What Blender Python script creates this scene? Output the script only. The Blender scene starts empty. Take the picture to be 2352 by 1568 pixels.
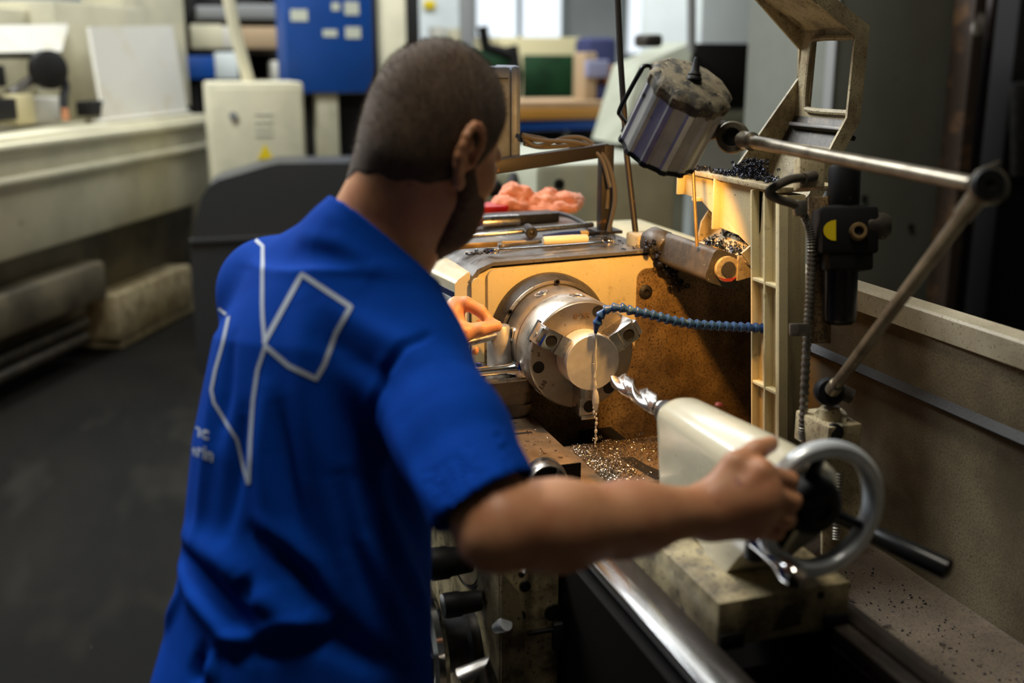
import bpy, bmesh, math, random
import numpy as np
from mathutils import Vector, Matrix
from mathutils.bvhtree import BVHTree
random.seed(7)
PI = math.pi
SC = bpy.context.scene
COL = SC.collection

# ---------------------------------------------------------------- camera
FPX = 2500.0
PITCH = math.atan2(649, FPX)
YAW = math.atan2(845, math.hypot(FPX, 649))
SZ = 1.08                                   # spindle height
_fh = Vector((-math.cos(YAW), math.sin(YAW), 0)); _up = Vector((0, 0, 1))
FWD = _fh*math.cos(PITCH) - _up*math.sin(PITCH)
RGT = FWD.cross(_up).normalized()
CUP = RGT.cross(FWD)
def ray(px, py): return FWD + RGT*((px-1176)/FPX) + CUP*((784-py)/FPX)
CAM = Vector((0, 0, SZ)) - ray(1361.8, 832.8)*1.90
# points of the workshop measured from the photograph, at a chosen distance or on a chosen plane
def D(px, py, d): return CAM + ray(px, py)*d
def PX(px, py, x): r = ray(px, py); return CAM + r*((x-CAM.x)/r.x)
def PY(px, py, y): r = ray(px, py); return CAM + r*((y-CAM.y)/r.y)
def PZ(px, py, z): r = ray(px, py); return CAM + r*((z-CAM.z)/r.z)

cam = bpy.data.cameras.new('camera'); camo = bpy.data.objects.new('camera', cam); COL.objects.link(camo)
camo.location = CAM
camo.rotation_euler = Matrix((RGT, CUP, -FWD)).transposed().to_euler()
cam.sensor_width = 36; cam.lens = 36*FPX/2352; cam.clip_start = .05; cam.clip_end = 100
cam.dof.use_dof = True; cam.dof.focus_distance = 1.93; cam.dof.aperture_fstop = 2.0
SC.camera = camo

# ---------------------------------------------------------------- materials
def srgb(r, g, b):
    f = lambda c: (c/255/12.92) if c/255 <= .04045 else ((c/255+.055)/1.055)**2.4
    return (f(r), f(g), f(b))
def mat(name, col, rough=.5, metal=0.0, var=None, specks=(), bump=None, spec=.5, rvar=None, stretch=None,
        emit=None, trans=0, ior=1.45, coat=0, sheen=0, sss=0, alpha=1, aniso=0):
    """col linear rgb. var=(col2,scale,lo,hi); specks=[(col,scale,lo,hi,detail)]; bump=(scale,strength,dist); rvar=(scale,amount)"""
    m = bpy.data.materials.new(name); m.use_nodes = True
    nt = m.node_tree; N = nt.nodes; L = nt.links
    b = N['Principled BSDF']
    tc = N.new('ShaderNodeTexCoord'); src = tc.outputs['Object']
    if stretch:
        mp = N.new('ShaderNodeMapping'); mp.inputs['Scale'].default_value = stretch
        L.new(src, mp.inputs['Vector']); src = mp.outputs['Vector']
    def noise(scale, detail=4, rough=.6):
        n = N.new('ShaderNodeTexNoise'); n.inputs['Scale'].default_value = scale
        n.inputs['Detail'].default_value = detail; n.inputs['Roughness'].default_value = rough
        L.new(src, n.inputs['Vector']); return n.outputs['Fac']
    def ramp(fac, lo, hi):
        r = N.new('ShaderNodeMapRange'); r.inputs['From Min'].default_value = lo; r.inputs['From Max'].default_value = hi
        L.new(fac, r.inputs['Value']); return r.outputs['Result']
    def mix(fac, a, c2):
        x = N.new('ShaderNodeMix'); x.data_type = 'RGBA'
        L.new(fac, x.inputs[0])
        if isinstance(a, tuple): x.inputs[6].default_value = (*a, 1)
        else: L.new(a, x.inputs[6])
        x.inputs[7].default_value = (*c2, 1); return x.outputs[2]
    c = tuple(col)
    if var: c = mix(ramp(noise(var[1]), var[2], var[3]), c, var[0])
    for s in specks: c = mix(ramp(noise(s[1], s[4] if len(s) > 4 else 2), s[2], s[3]), c, s[0])
    if isinstance(c, tuple): b.inputs['Base Color'].default_value = (*c, 1)
    else: L.new(c, b.inputs['Base Color'])
    b.inputs['Roughness'].default_value = rough; b.inputs['Metallic'].default_value = metal
    b.inputs['Specular IOR Level'].default_value = spec; b.inputs['IOR'].default_value = ior
    if rvar:
        r = N.new('ShaderNodeMapRange'); r.inputs['From Min'].default_value = .3; r.inputs['From Max'].default_value = .7
        r.inputs['To Min'].default_value = max(0, rough-rvar[1]); r.inputs['To Max'].default_value = min(1, rough+rvar[1])
        L.new(noise(rvar[0]), r.inputs['Value']); L.new(r.outputs['Result'], b.inputs['Roughness'])
    if bump:
        bn = N.new('ShaderNodeBump'); bn.inputs['Strength'].default_value = bump[1]
        bn.inputs['Distance'].default_value = bump[2] if len(bump) > 2 else .002
        L.new(noise(bump[0], 5), bn.inputs['Height']); L.new(bn.outputs['Normal'], b.inputs['Normal'])
    if emit: b.inputs['Emission Color'].default_value = (*emit[0], 1); b.inputs['Emission Strength'].default_value = emit[1]
    b.inputs['Transmission Weight'].default_value = trans
    b.inputs['Coat Weight'].default_value = coat; b.inputs['Coat Roughness'].default_value = .15
    b.inputs['Sheen Weight'].default_value = sheen
    if aniso: b.inputs['Anisotropic'].default_value = aniso
    if sss:
        b.inputs['Subsurface Weight'].default_value = sss; b.inputs['Subsurface Radius'].default_value = (.8, .35, .2)
        b.inputs['Subsurface Scale'].default_value = .008
    return m

# ---------------------------------------------------------------- mesh builder
def frame(d):
    d = Vector(d).normalized()
    a = Vector((0, 0, 1)) if abs(d.z) < .9 else Vector((1, 0, 0))
    u = a.cross(d).normalized(); v = d.cross(u); return u, v, d
class M:
    def __init__(s): s.bm = bmesh.new()
    def box(s, lo, hi, bev=0, rot=None, seg=2):
        lo = Vector(lo); hi = Vector(hi); c = (lo+hi)/2; sz = hi-lo
        g = bmesh.ops.create_cube(s.bm, size=1)['verts']
        for v in g: v.co = Vector((v.co.x*sz.x, v.co.y*sz.y, v.co.z*sz.z))
        if bev: s._bev(g, bev, seg)
        else: s.last = g
        for v in s.last:
            if rot is not None: v.co = rot @ v.co
            v.co += c
        return s
    def _bev(s, g, bev, seg):
        es = list({e for v in g for e in v.link_edges})
        r = bmesh.ops.bevel(s.bm, geom=es, offset=bev, segments=seg, affect='EDGES', profile=.5)
        s.last = list({v for f in r['faces'] for v in f.verts} | {v for v in g if v.is_valid})
        seen = set(s.last); st = list(s.last)
        while st:
            v = st.pop()
            for e in v.link_edges:
                w = e.other_vert(v)
                if w not in seen: seen.add(w); st.append(w)
        s.last = list(seen)
    def obox(s, c, ax, ay, az, bev=0, seg=2):
        """oriented box: centre and three half-axis vectors"""
        ax, ay, az = Vector(ax), Vector(ay), Vector(az)
        R = Matrix((ax.normalized(), ay.normalized(), az.normalized())).transposed()
        h = Vector((ax.length, ay.length, az.length))
        s.box(-h, h, bev, None, seg)
        for v in s.last: v.co = R @ v.co + Vector(c)
        return s
    def ring(s, pts): return [s.bm.verts.new(p) for p in pts]
    def skin(s, r0, r1, closed=True):
        n = len(r0)
        for i in range(n if closed else n-1):
            j = (i+1) % n
            try: s.bm.faces.new((r0[i], r0[j], r1[j], r1[i]))
            except ValueError: pass
    def loft(s, rings, cap=True):
        R = [s.ring(r) for r in rings]
        for a, b in zip(R, R[1:]): s.skin(a, b)
        if cap:
            s.bm.faces.new(list(reversed(R[0]))); s.bm.faces.new(R[-1])
        return s
    def cyl(s, p0, p1, r0, r1=None, seg=24, cap=True):
        r1 = r0 if r1 is None else r1
        p0, p1 = Vector(p0), Vector(p1); u, v, d = frame(p1-p0)
        f = lambda p, r: [p + (u*math.cos(t)+v*math.sin(t))*r for t in [2*PI*i/seg for i in range(seg)]]
        return s.loft([f(p0, r0), f(p1, r1)], cap)
    def rev(s, prof, o, axis, seg=48, cap=True):
        """profile [(r, h)] revolved round axis at o"""
        o = Vector(o); u, v, d = frame(axis)
        rings = [[o + d*h + (u*math.cos(t)+v*math.sin(t))*max(r, 1e-5) for t in [2*PI*i/seg for i in range(seg)]] for r, h in prof]
        return s.loft(rings, cap)
    def tube(s, pts, r, seg=10, cap=True, flat=1):
        pts = [Vector(p) for p in pts]; n = len(pts)
        rs = r if isinstance(r, (list, tuple)) else [r]*n
        rings = []; pu = None
        for i in range(n):
            d = (pts[min(i+1, n-1)] - pts[max(i-1, 0)])
            if d.length < 1e-9: d = Vector((0, 0, 1))
            d.normalize()
            if pu is None: u, v, _ = frame(d)
            else:
                u = (pu - d*pu.dot(d)).normalized(); v = d.cross(u)
            pu = u
            rings.append([pts[i] + (u*math.cos(t)+v*math.sin(t)*flat)*rs[i] for t in [2*PI*k/seg for k in range(seg)]])
        return s.loft(rings, cap)
    def prism(s, poly, o, u, v, w, bev=0):
        """poly of (a,b) in plane o + a u + b v, extruded by vector w"""
        o, u, v, w = Vector(o), Vector(u), Vector(v), Vector(w)
        a = s.ring([o+u*x+v*y for x, y in poly]); b = s.ring([o+u*x+v*y+w for x, y in poly])
        s.skin(a, b); f1 = s.bm.faces.new(list(reversed(a))); f2 = s.bm.faces.new(b)
        s.last = a+b
        if bev: s._bev(s.last, bev, 2)
        return s
    def sph(s, c, r, seg=20, rings=12, R=None):
        r = Vector((r, r, r)) if not hasattr(r, '__len__') else Vector(r)
        g = bmesh.ops.create_uvsphere(s.bm, u_segments=seg, v_segments=rings, radius=1)['verts']
        for v in g:
            p = Vector((v.co.x*r.x, v.co.y*r.y, v.co.z*r.z))
            if R is not None: p = R @ p
            v.co = p + Vector(c)
        return s
    def raw(s, verts, faces):
        vs = [s.bm.verts.new(v) for v in verts]
        for f in faces: s.bm.faces.new([vs[i] for i in f])
        return s
    def build(s, name, m, parent=None, smooth=38, **props):
        bmesh.ops.remove_doubles(s.bm, verts=s.bm.verts, dist=1e-6)
        bmesh.ops.recalc_face_normals(s.bm, faces=s.bm.faces)
        me = bpy.data.meshes.new(name); s.bm.to_mesh(me); s.bm.free()
        return finish(name, me, m, parent, smooth, **props)
def worldloc(o):
    p = Vector((0, 0, 0))
    while o is not None: p += o.location; o = o.parent
    return p
def finish(name, me, m, parent=None, smooth=38, **props):
    if m is not None: me.materials.append(m)
    if smooth:
        me.polygons.foreach_set('use_smooth', [True]*len(me.polygons))
        me.set_sharp_from_angle(angle=math.radians(smooth))
    o = bpy.data.objects.new(name, me); COL.objects.link(o)
    if parent is not None:
        me.transform(Matrix.Translation(-worldloc(parent))); o.parent = parent
    else:
        n = len(me.vertices); co = np.empty(n*3, 'f'); me.vertices.foreach_get('co', co); co = co.reshape(-1, 3)
        c = Vector([float(x) for x in (co.min(0)+co.max(0))/2]); c.z = float(co[:, 2].min())
        me.transform(Matrix.Translation(-c)); o.location = c
    for k, v in props.items(): o[k] = v
    return o
def thing(name, label, cat, loc=(0, 0, 0), group=None):
    o = bpy.data.objects.new(name, None); COL.objects.link(o); o.location = loc
    o.empty_display_size = .05; o['label'] = label; o['category'] = cat
    if group: o['group'] = group
    return o
def tag(o, label, cat, group=None, kind=None):
    o['label'] = label; o['category'] = cat
    if group: o['group'] = group
    if kind: o['kind'] = kind
    return o
def copy_tree(o, parent=None):
    c = o.copy(); COL.objects.link(c); c.parent = parent
    for ch in list(o.children): copy_tree(ch, c)
    return c
def bez(pts, n=8):
    """smooth path through points (Catmull-Rom)"""
    P = [Vector(p) for p in pts]; P = [P[0]*2-P[1]] + P + [P[-1]*2-P[-2]]
    out = []
    for i in range(1, len(P)-2):
        a, b, c, d = P[i-1:i+3]
        for k in range(n):
            t = k/n
            out.append(.5*((2*b) + (c-a)*t + (2*a-5*b+4*c-d)*t*t + (3*b-a-3*c+d)*t**3))
    out.append(P[-2]); return out
def curl(bm, c, R, turns, pitch, axis, r, n=10):
    u, v, d = frame(axis); ph = random.random()*6.3
    steps = max(6, int(turns*n)); pts = []
    for i in range(steps+1):
        t = i/n*2*PI+ph
        pts.append(Vector(c) + (u*math.cos(t)+v*math.sin(t))*R + d*(pitch*(i/n-turns/2)))
    bm.tube(pts, r, 3, cap=False, flat=.5)
# ---------------------------------------------------------------- palette
CR = (.60, .50, .28)
m_cream = mat('cream_enamel', CR, .42, var=((.50, .43, .27), 9, .45, .7), specks=[((.10, .07, .035), 330, .66, .76), ((.05, .03, .015), 120, .73, .77), ((.30, .22, .12), 34, .66, .8)], bump=(90, .1), rvar=(20, .12))
m_cream_dirty = mat('cream_enamel_dirty', (.50, .41, .24), .5, var=((.20, .14, .075), 16, .42, .72), specks=[((.06, .04, .022), 300, .58, .70), ((.03, .02, .012), 110, .68, .74), ((.10, .07, .04), 26, .62, .8)], bump=(160, .15), rvar=(20, .15))
m_cream_oily = mat('cream_enamel_oily', (.27, .17, .07), .45, var=((.075, .042, .018), 14, .35, .7), specks=[((.03, .02, .01), 260, .50, .66), ((.012, .009, .006), 110, .66, .72), ((.42, .35, .2), 420, .70, .74)], bump=(200, .3), rvar=(25, .2))
m_cream_clean = mat('cream_enamel_clean', (.64, .57, .40), .3, var=((.56, .49, .33), 6, .45, .7), specks=[((.2, .12, .06), 60, .74, .78)], coat=.5, rvar=(15, .08))
m_tray = mat('tray_enamel_swarf_stained', (.13, .098, .066), .5, var=((.09, .066, .045), 12, .38, .68), specks=[((.05, .04, .03), 240, .52, .68), ((.012, .009, .007), 110, .68, .72), ((.4, .35, .28), 400, .73, .76)], bump=(200, .4))
m_guard = mat('guard_enamel_spattered', (.21, .168, .098), .55, var=((.06, .043, .026), 4.5, .38, .66), specks=[((.085, .068, .042), 300, .46, .66), ((.02, .016, .011), 130, .69, .74), ((.40, .34, .22), 420, .68, .74)], bump=(200, .25))
m_guardrail = mat('guard_rail_enamel', (.46, .40, .28), .5, var=((.32, .27, .18), 8, .4, .7), specks=[((.12, .10, .06), 260, .60, .72)], bump=(120, .15))
m_steel = mat('steel', (.58, .56, .53), .28, 1, var=((.42, .40, .37), 25, .4, .7), rvar=(40, .1))
m_steel_worn = mat('steel_worn', (.40, .37, .33), .36, 1, var=((.22, .19, .16), 30, .4, .65), specks=[((.06, .05, .04), 90, .66, .72)], rvar=(40, .12), bump=(150, .1))
m_chuck = mat('chuck_steel', (.40, .345, .275), .34, .85, var=((.27, .23, .18), 18, .4, .7), specks=[((.12, .10, .08), 70, .68, .74)], rvar=(30, .1), bump=(220, .06))
m_jaw = mat('jaw_ground_steel', (.55, .52, .48), .28, 1, var=((.38, .34, .30), 30, .4, .7), rvar=(30, .1), bump=(200, .08))
m_alu = mat('aluminium_turned', (.80, .77, .72), .34, 1, rvar=(200, .06), bump=(420, .12))
m_chrome = mat('chrome', (.78, .77, .76), .12, 1, var=((.6, .58, .56), 30, .5, .7))
m_black_steel = mat('blackened_steel', (.035, .033, .032), .42, .6, var=((.07, .06, .05), 30, .5, .7), bump=(90, .1))
m_black = mat('black_plastic', (.009, .009, .009), .55, spec=.22, specks=[((.09, .08, .06), 60, .70, .78)], bump=(80, .1))
m_black_gloss = mat('black_gloss_plastic', (.006, .006, .006), .25, spec=.3)
m_void = mat('oily_black_iron', (.006, .005, .004), .6, spec=.12)
m_iron = mat('dark_cast_iron', (.055, .048, .04), .45, .5, var=((.11, .085, .06), 20, .45, .7), specks=[((.25, .2, .14), 150, .68, .72)], bump=(100, .25))
m_top = mat('worn_painted_top', (.16, .145, .13), .38, .3, var=((.08, .07, .06), 10, .4, .65), specks=[((.36, .32, .27), 24, .64, .70), ((.05, .03, .02), 60, .66, .7)], bump=(120, .12), rvar=(20, .15))
m_way = mat('ground_bed_way', (.88, .88, .88), .27, 1, var=((.5, .5, .5), 6, .4, .7), stretch=(1, 14, 14), rvar=(8, .1))
m_way_oily = mat('bed_way_oily', (.075, .06, .05), .32, .6, var=((.035, .028, .022), 8, .4, .7), rvar=(8, .1))
m_saddle = mat('saddle_oily_steel', (.46, .34, .23), .32, .75, var=((.30, .21, .13), 12, .4, .7), specks=[((.05, .04, .03), 30, .66, .72)], rvar=(14, .14), bump=(120, .12))
m_silver = mat('silver_painted_wheel', (.74, .77, .80), .28, .3, var=((.54, .57, .60), 20, .4, .7))
m_blue_hose = mat('blue_coolant_hose', (.012, .05, .19), .42, specks=[((.06, .13, .26), 60, .58, .7), ((.02, .02, .02), 90, .66, .72)])
m_blue_dark = mat('dark_blue_plastic', (.008, .02, .11), .4)
m_label = mat('navy_control_label', (.010, .016, .06), .35)
m_label_grey = mat('grey_label_panel', (.42, .43, .42), .4, specks=[((.2, .2, .2), 50, .62, .7)])
m_red = mat('red_plastic', (.50, .008, .012), .4, var=((.40, .005, .01), 20, .4, .6))
m_red_film = mat('red_film', (.36, .012, .04), .25)
m_cloth = mat('salmon_shop_cloth', (.70, .26, .14), .9, var=((.55, .17, .085), 30, .4, .65), bump=(260, .5), sheen=.3)
m_white_plastic = mat('ivory_plastic', (.80, .70, .50), .4)
m_brass = mat('brown_brass', (.26, .17, .07), .45, .5, var=((.14, .09, .04), 30, .4, .7))
m_tan = mat('tan_plastic', (.45, .30, .10), .5)
m_chip_dark = mat('blued_steel_swarf', (.045, .05, .065), .25, 1, var=((.22, .20, .18), 40, .5, .7))
m_chip = mat('bright_steel_swarf', (.62, .55, .46), .22, 1)
m_chip_burnt = mat('burnt_swarf', (.02, .02, .028), .35, .5, var=((.03, .04, .12), 60, .55, .7))
m_grease = mat('black_chip_grime', (.015, .012, .01), .5, bump=(200, .5))
m_lamp_body = mat('lamp_aluminium', (.62, .60, .57), .40, .85, var=((.40, .39, .39), 14, .4, .7), specks=[((.2, .17, .12), 50, .68, .75)], stretch=(1, 1, 1))
m_lamp_cap = mat('lamp_cap_dusty', (.05, .046, .04), .75, var=((.22, .185, .12), 30, .40, .55), specks=[((.40, .34, .24), 130, .64, .72), ((.015, .013, .01), 80, .62, .68)], bump=(150, .6))
m_rod = mat('lamp_rod_oily', (.27, .23, .165), .34, .6, var=((.12, .095, .065), 24, .4, .68), specks=[((.5, .45, .36), 60, .70, .74)], bump=(150, .15))
m_conduit = mat('grey_steel_conduit', (.25, .23, .19), .36, .7, var=((.12, .10, .08), 40, .4, .7))
m_dro = mat('grey_hammered_case', (.13, .15, .19), .5, .2, var=((.10, .11, .13), 40, .4, .7), bump=(160, .2))
m_cable = mat('grey_cable', (.085, .07, .052), .55)
m_rust = mat('rusty_black_bar', (.028, .022, .018), .5, .3, specks=[((.20, .09, .03), 30, .66, .74)])
m_yellow = mat('yellow_sticker', (.75, .55, .01), .4)
m_bolt = mat('black_bolt', (.03, .026, .022), .4, .7)
m_hole = mat('bolt_recess_black', (.006, .005, .005), .6)
m_redpaint = mat('red_primer', (.30, .03, .02), .5)
m_water = mat('coolant', (.97, .95, .90), .08, trans=.38, ior=1.33, spec=.6)
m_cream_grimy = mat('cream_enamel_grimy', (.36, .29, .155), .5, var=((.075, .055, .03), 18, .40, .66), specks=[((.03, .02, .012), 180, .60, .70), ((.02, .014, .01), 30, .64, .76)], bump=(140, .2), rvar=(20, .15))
m_cap = mat('blasted_steel', (.40, .37, .32), .5, .6, var=((.32, .29, .25), 40, .4, .7), bump=(400, .1))
m_post = mat('tool_post_dark_steel', (.17, .15, .125), .34, .9, var=((.08, .07, .055), 25, .4, .65), bump=(150, .1))
# ================================================================ lathe body
V = Vector
lathe = thing('metal_lathe', 'large cream engine lathe with yellow-lit headstock and oily steel bed, in use', 'lathe', (0, .1, 0))
def rrect(x0, y0, x1, y1, r, n=5, corners='1111'):
    out = []
    for k, (cx, cy, a) in enumerate(((x1-r, y1-r, 0), (x0+r, y1-r, 90), (x0+r, y0+r, 180), (x1-r, y0+r, 270))):
        if corners[k] == '1':
            for i in range(n+1):
                t = math.radians(a+90*i/n); out.append((cx+r*math.cos(t), cy+r*math.sin(t)))
        else: out.append(((x1, y1), (x0, y1), (x0, y0), (x1, y0))[k])
    return out
b = M(); b.prism([(-.152, .5), (-.152, 1.15), (-.147, 1.178), (-.132, 1.198), (-.108, 1.208), (.13, 1.214), (.222, 1.216), (.230, 1.20), (.230, .5)],
                 (-1.0, 0, 0), (0, 1, 0), (0, 0, 1), (.75, 0, 0))
b.box((-.9, .229, .60), (-.252, .50, 1.187), .006)
hs = b.build('headstock', m_cream, lathe)
b = M(); b.prism([(-.146, 1.182), (-.130, 1.203), (-.106, 1.2135), (.13, 1.2195), (.223, 1.2215), (.236, 1.213), (.236, 1.226), (.226, 1.2275), (-.105, 1.2205), (-.136, 1.209), (-.154, 1.186)],
                 (-1.0, 0, 0), (0, 1, 0), (0, 0, 1), (.753, 0, 0))
b.build('top_plate', m_top, hs, label='worn grey top plate of the headstock')
b = M(); b.prism(rrect(-.117, .93, .131, 1.2065, .014, 6, '1111'), (-.251, 0, 0), (0, 1, 0), (0, 0, 1), (.008, 0, 0))
for v in b.last:
    if v.co.z > 1.1: v.co.z += (v.co.y+.117)*.036
b.build('front_cover', m_cream, hs)
b = M(); b.prism(rrect(.194, .70, .482, 1.190, .022, 6, '0100'), (-.252, 0, 0), (0, 1, 0), (0, 0, 1), (.006, 0, 0))
b.build('side_cover', m_cream_oily, hs, label='oily speckled side cover')
b = M(); b.prism(rrect(-.148, .60, .192, 1.052, .03, 5), (-.2475, 0, 0), (0, 1, 0), (0, 0, 1), (.006, 0, 0)); b.build('lower_cover', m_cream_oily, hs, label='oily brown lower cover')
b = M(); b.prism(rrect(-.150, .93, -.126, 1.193, .0115, 6, '1100'), (-.252, 0, 0), (0, 1, 0), (0, 0, 1), (.012, 0, 0))
b.build('edge_cover', m_cream, hs)
b = M(); b.rev([(.0, 0), (.0145, 0), (.0145, .002), (.009, .006), (.006, .006), (.005, .002), (0, .002)], (-.246, .2125, 1.143), (1, 0, 0), 20)
b.build('cover_bolt', m_grease, hs)
# spindle flange
b = M(); b.rev([(.08, -.252), (.116, -.252), (.116, -.222), (.112, -.214), (.108, -.206), (.106, -.2055), (.098, -.2055), (.09, -.2), (0, -.2)], (0, .004, SZ), (1, 0, 0), 64)
fl = b.build('spindle_flange', m_iron, hs, label='dark gritty spindle flange ring')
b = M(); b.rev([(.1005, -.207), (.1075, -.207), (.1065, -.2035), (.101, -.2035), (.0985, -.206)], (0, .004, SZ), (1, 0, 0), 64, False)
b.build('flange_ring', m_chuck, fl)
for a in (88, 150, 30, 210):
    t = math.radians(a); c = V((-.2035, .004+.1040*math.cos(t), SZ+.1040*math.sin(t)))
    M().rev([(0, 0), (.0022, .0), (.0032, .002), (.0055, .002), (.0058, 0)], c, (1, 0, 0), 16).build('flange_screw', m_bolt, fl)
# control box on the operator side
A0, A1 = V((-.25, -.180, 0)), V((-.66, -.232, 0))
b = M()
def pbox(z): return None
rings = []
for p, inner in ((A1, -.15), (A0, -.15)):
    rings.append([V((p.x, inner, .93)), V((p.x, p.y, .93)), V((p.x, p.y, 1.183)), V((p.x, p.y+.006, 1.190)), V((p.x, inner-.004, 1.2035)), V((p.x, inner, 1.203))])
b.loft(rings); cb = b.build('control_box', m_cream_clean, lathe, label='cream operator control box')
ax = (A1-A0).normalized(); nrm = V((ax.y, -ax.x, 0)); nrm = nrm if nrm.y < 0 else -nrm
def onbox(s, z, off=0): return V((A0.x, A0.y, 0)) + ax*s + V((0, 0, z)) + nrm*off
b = M(); b.obox(onbox(.20, 1.115, .0008), ax*.195, (0, 0, .052), nrm*.0012); lb = b.build('control_label', m_label, cb, label='navy blue control label')
for s, z, w, h, mm, nm in ((.035, 1.115, .026, .040, m_label_grey, 'speed_panel'), (.102, 1.115, .026, .040, m_label_grey, 'speed_panel'), (.150, 1.118, .012, .034, m_red, 'red_panel')):
    b = M(); b.obox(onbox(s, z, .0026), ax*w, (0, 0, h), nrm*.0006); sp = b.build(nm, mm, lb)
for s0 in (.035, .102):
    b = M()
    for ds, dz, l in ((-.010, .016, .012), (.010, .016, .008), (-.010, -.016, .012), (.008, -.010, .014)):
        b.obox(onbox(s0+ds, 1.115+dz, .0034), ax*.0022, (0, 0, l), nrm*.0004); b.obox(onbox(s0+ds, 1.115+dz, .0034), ax*.006, (0, 0, .002), nrm*.0004)
    b.build('panel_marks', m_black, lb)
b = M(); b.rev([(0, 0), (.03, 0), (.032, .004), (.02, .016), (0, .018)], onbox(.225, 1.10, .001), nrm, 24); b.build('selector_knob', m_cream_clean, cb)
b = M(); b.rev([(0, 0), (.012, 0), (.012, .02), (.009, .024), (0, .024)], onbox(.345, 1.15, .001), nrm, 24); b.build('push_button', m_chrome, cb)
# bed and ways
b = M()
b.box((-.25, -.162, .30), (1.75, -.083, .868)); b.box((-.25, .072, .30), (1.75, .142, .868)); b.box((-.25, -.09, .30), (1.75, .08, .56))
for x in (-.05, .55, 1.15, 1.7): b.box((x, -.09, .5), (x+.05, .08, .80))
bed = b.build('bed', m_void, lathe, label='black oily lathe bed')
b = M(); b.box((-.2, -.153, .884), (1.75, -.122, .90), .0025); b.build('front_way', m_way, bed, label='bright ground steel front bed way')
b = M(); b.box((.02, -.117, .855), (1.75, -.085, .893), .003); b.build('inner_way', m_way_oily, bed)
b = M(); b.box((.02, .075, .855), (1.75, .10, .893), .003); b.prism([(.102, .86), (.104, .893), (.112, .902), (.124, .902), (.136, .890), (.138, .86)], (.02, 0, 0), (0, 1, 0), (0, 0, 1), (1.73, 0, 0))
b.build('rear_way', m_way_oily, bed)
b = M(); b.box((-1.0, -.20, 0), (-.22, .40, .52), .01); b.build('pedestal', m_cream_dirty, lathe); b = M(); b.box((1.2, -.18, 0), (1.7, .36, .32), .01); b.build('pedestal', m_cream_dirty, lathe)
b = M(); b.box((-.25, .140, .715), (1.75, .505, .725)); b.box((-.25, -.36, .30), (1.75, -.16, .308))
b.prism([(.145, .725), (.145, .735), (.155, .726), (.49, .726), (.4995, .730), (.4995, .725)], (-.25, 0, 0), (0, 1, 0), (0, 0, 1), (2.0, 0, 0))
tray = b.build('chip_tray', m_tray, lathe, label='brown stained chip tray floor')
b = M(); b.box((-.25, .5, .70), (1.75, .504, 1.155))
rg = b.build('rear_splash_guard', m_guard, lathe, label='speckled rear splash guard panel')
b = M(); b.prism([(.4995, 1.037), (.489, 1.038), (.488, 1.041), (.4995, 1.054)], (-.25, 0, 0), (0, 1, 0), (0, 0, 1), (2.0, 0, 0)); b.build('guard_ledge', m_grease, rg)
b = M(); b.prism([(.493, 1.150), (.493, 1.187), (.497, 1.191), (.534, 1.193), (.536, 1.15)], (-.25, 0, 0), (0, 1, 0), (0, 0, 1), (2.0, 0, 0)); b.build('guard_rail', m_guardrail, rg)

# ================================================================ chuck
chuck = thing('lathe_chuck', 'round steel three-jaw chuck on the headstock gripping the bar', 'chuck', (-.12, 0, SZ))
def radial(m, strength=.7):
    nt = m.node_tree; t = nt.nodes.new('ShaderNodeTangent'); t.direction_type = 'RADIAL'; t.axis = 'X'
    b = nt.nodes['Principled BSDF']; nt.links.new(t.outputs[0], b.inputs['Tangent']); b.inputs['Anisotropic'].default_value = strength
m_chuckface = m_chuck.copy(); m_chuckface.name = 'chuck_turned_steel'; radial(m_chuckface, .75)
m_barface = mat('aluminium_turned_face', (.88, .84, .78), .38, .5, var=((.78, .74, .68), 90, .4, .7), rvar=(160, .05), bump=(500, .12)); radial(m_barface, .6)
b = M(); b.rev([(0, -.204), (.088, -.204), (.094, -.196), (.0985, -.192), (.1, -.190), (.1, -.128), (.0984, -.1265), (.0984, -.1245), (.1, -.123), (.1, -.0555), (.0975, -.0515), (.0965, -.050), (.026, -.050), (.024, -.1), (0, -.1)], (0, 0, SZ), (1, 0, 0), 96)
cbody = b.build('chuck_body', m_chuckface, chuck)
def pol(x, a, r): t = math.radians(a); return V((x, r*math.cos(t), SZ+r*math.sin(t)))
for a in (190, 309, 70):
    b = M(); b.rev([(0, .0001), (.0085, .0001), (.0088, .0006), (.0108, .0006), (.011, 0)], pol(-.050, a, .084), (1, 0, 0), 24); b.build('face_bolt', m_hole, cbody)
for a, x in ((86, -.098), (112, -.166), (168, -.160), (230, -.098), (330, -.098)):
    t = math.radians(a); n = V((0, math.cos(t), math.sin(t)))
    b = M(); b.rev([(.0, -.0005), (.0085, -.0005), (.010, .0011), (.0135, .0011), (.0145, -.001)], pol(x, a, .0996), n, 28); ks = b.build('key_socket', m_jaw, cbody)
    b = M(); e1 = V((1, 0, 0)); e2 = n.cross(e1); b.obox(pol(x, a, .0996), e1*.005, e2*.005, n*.0008); b.build('square_hole', m_hole, ks)
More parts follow.
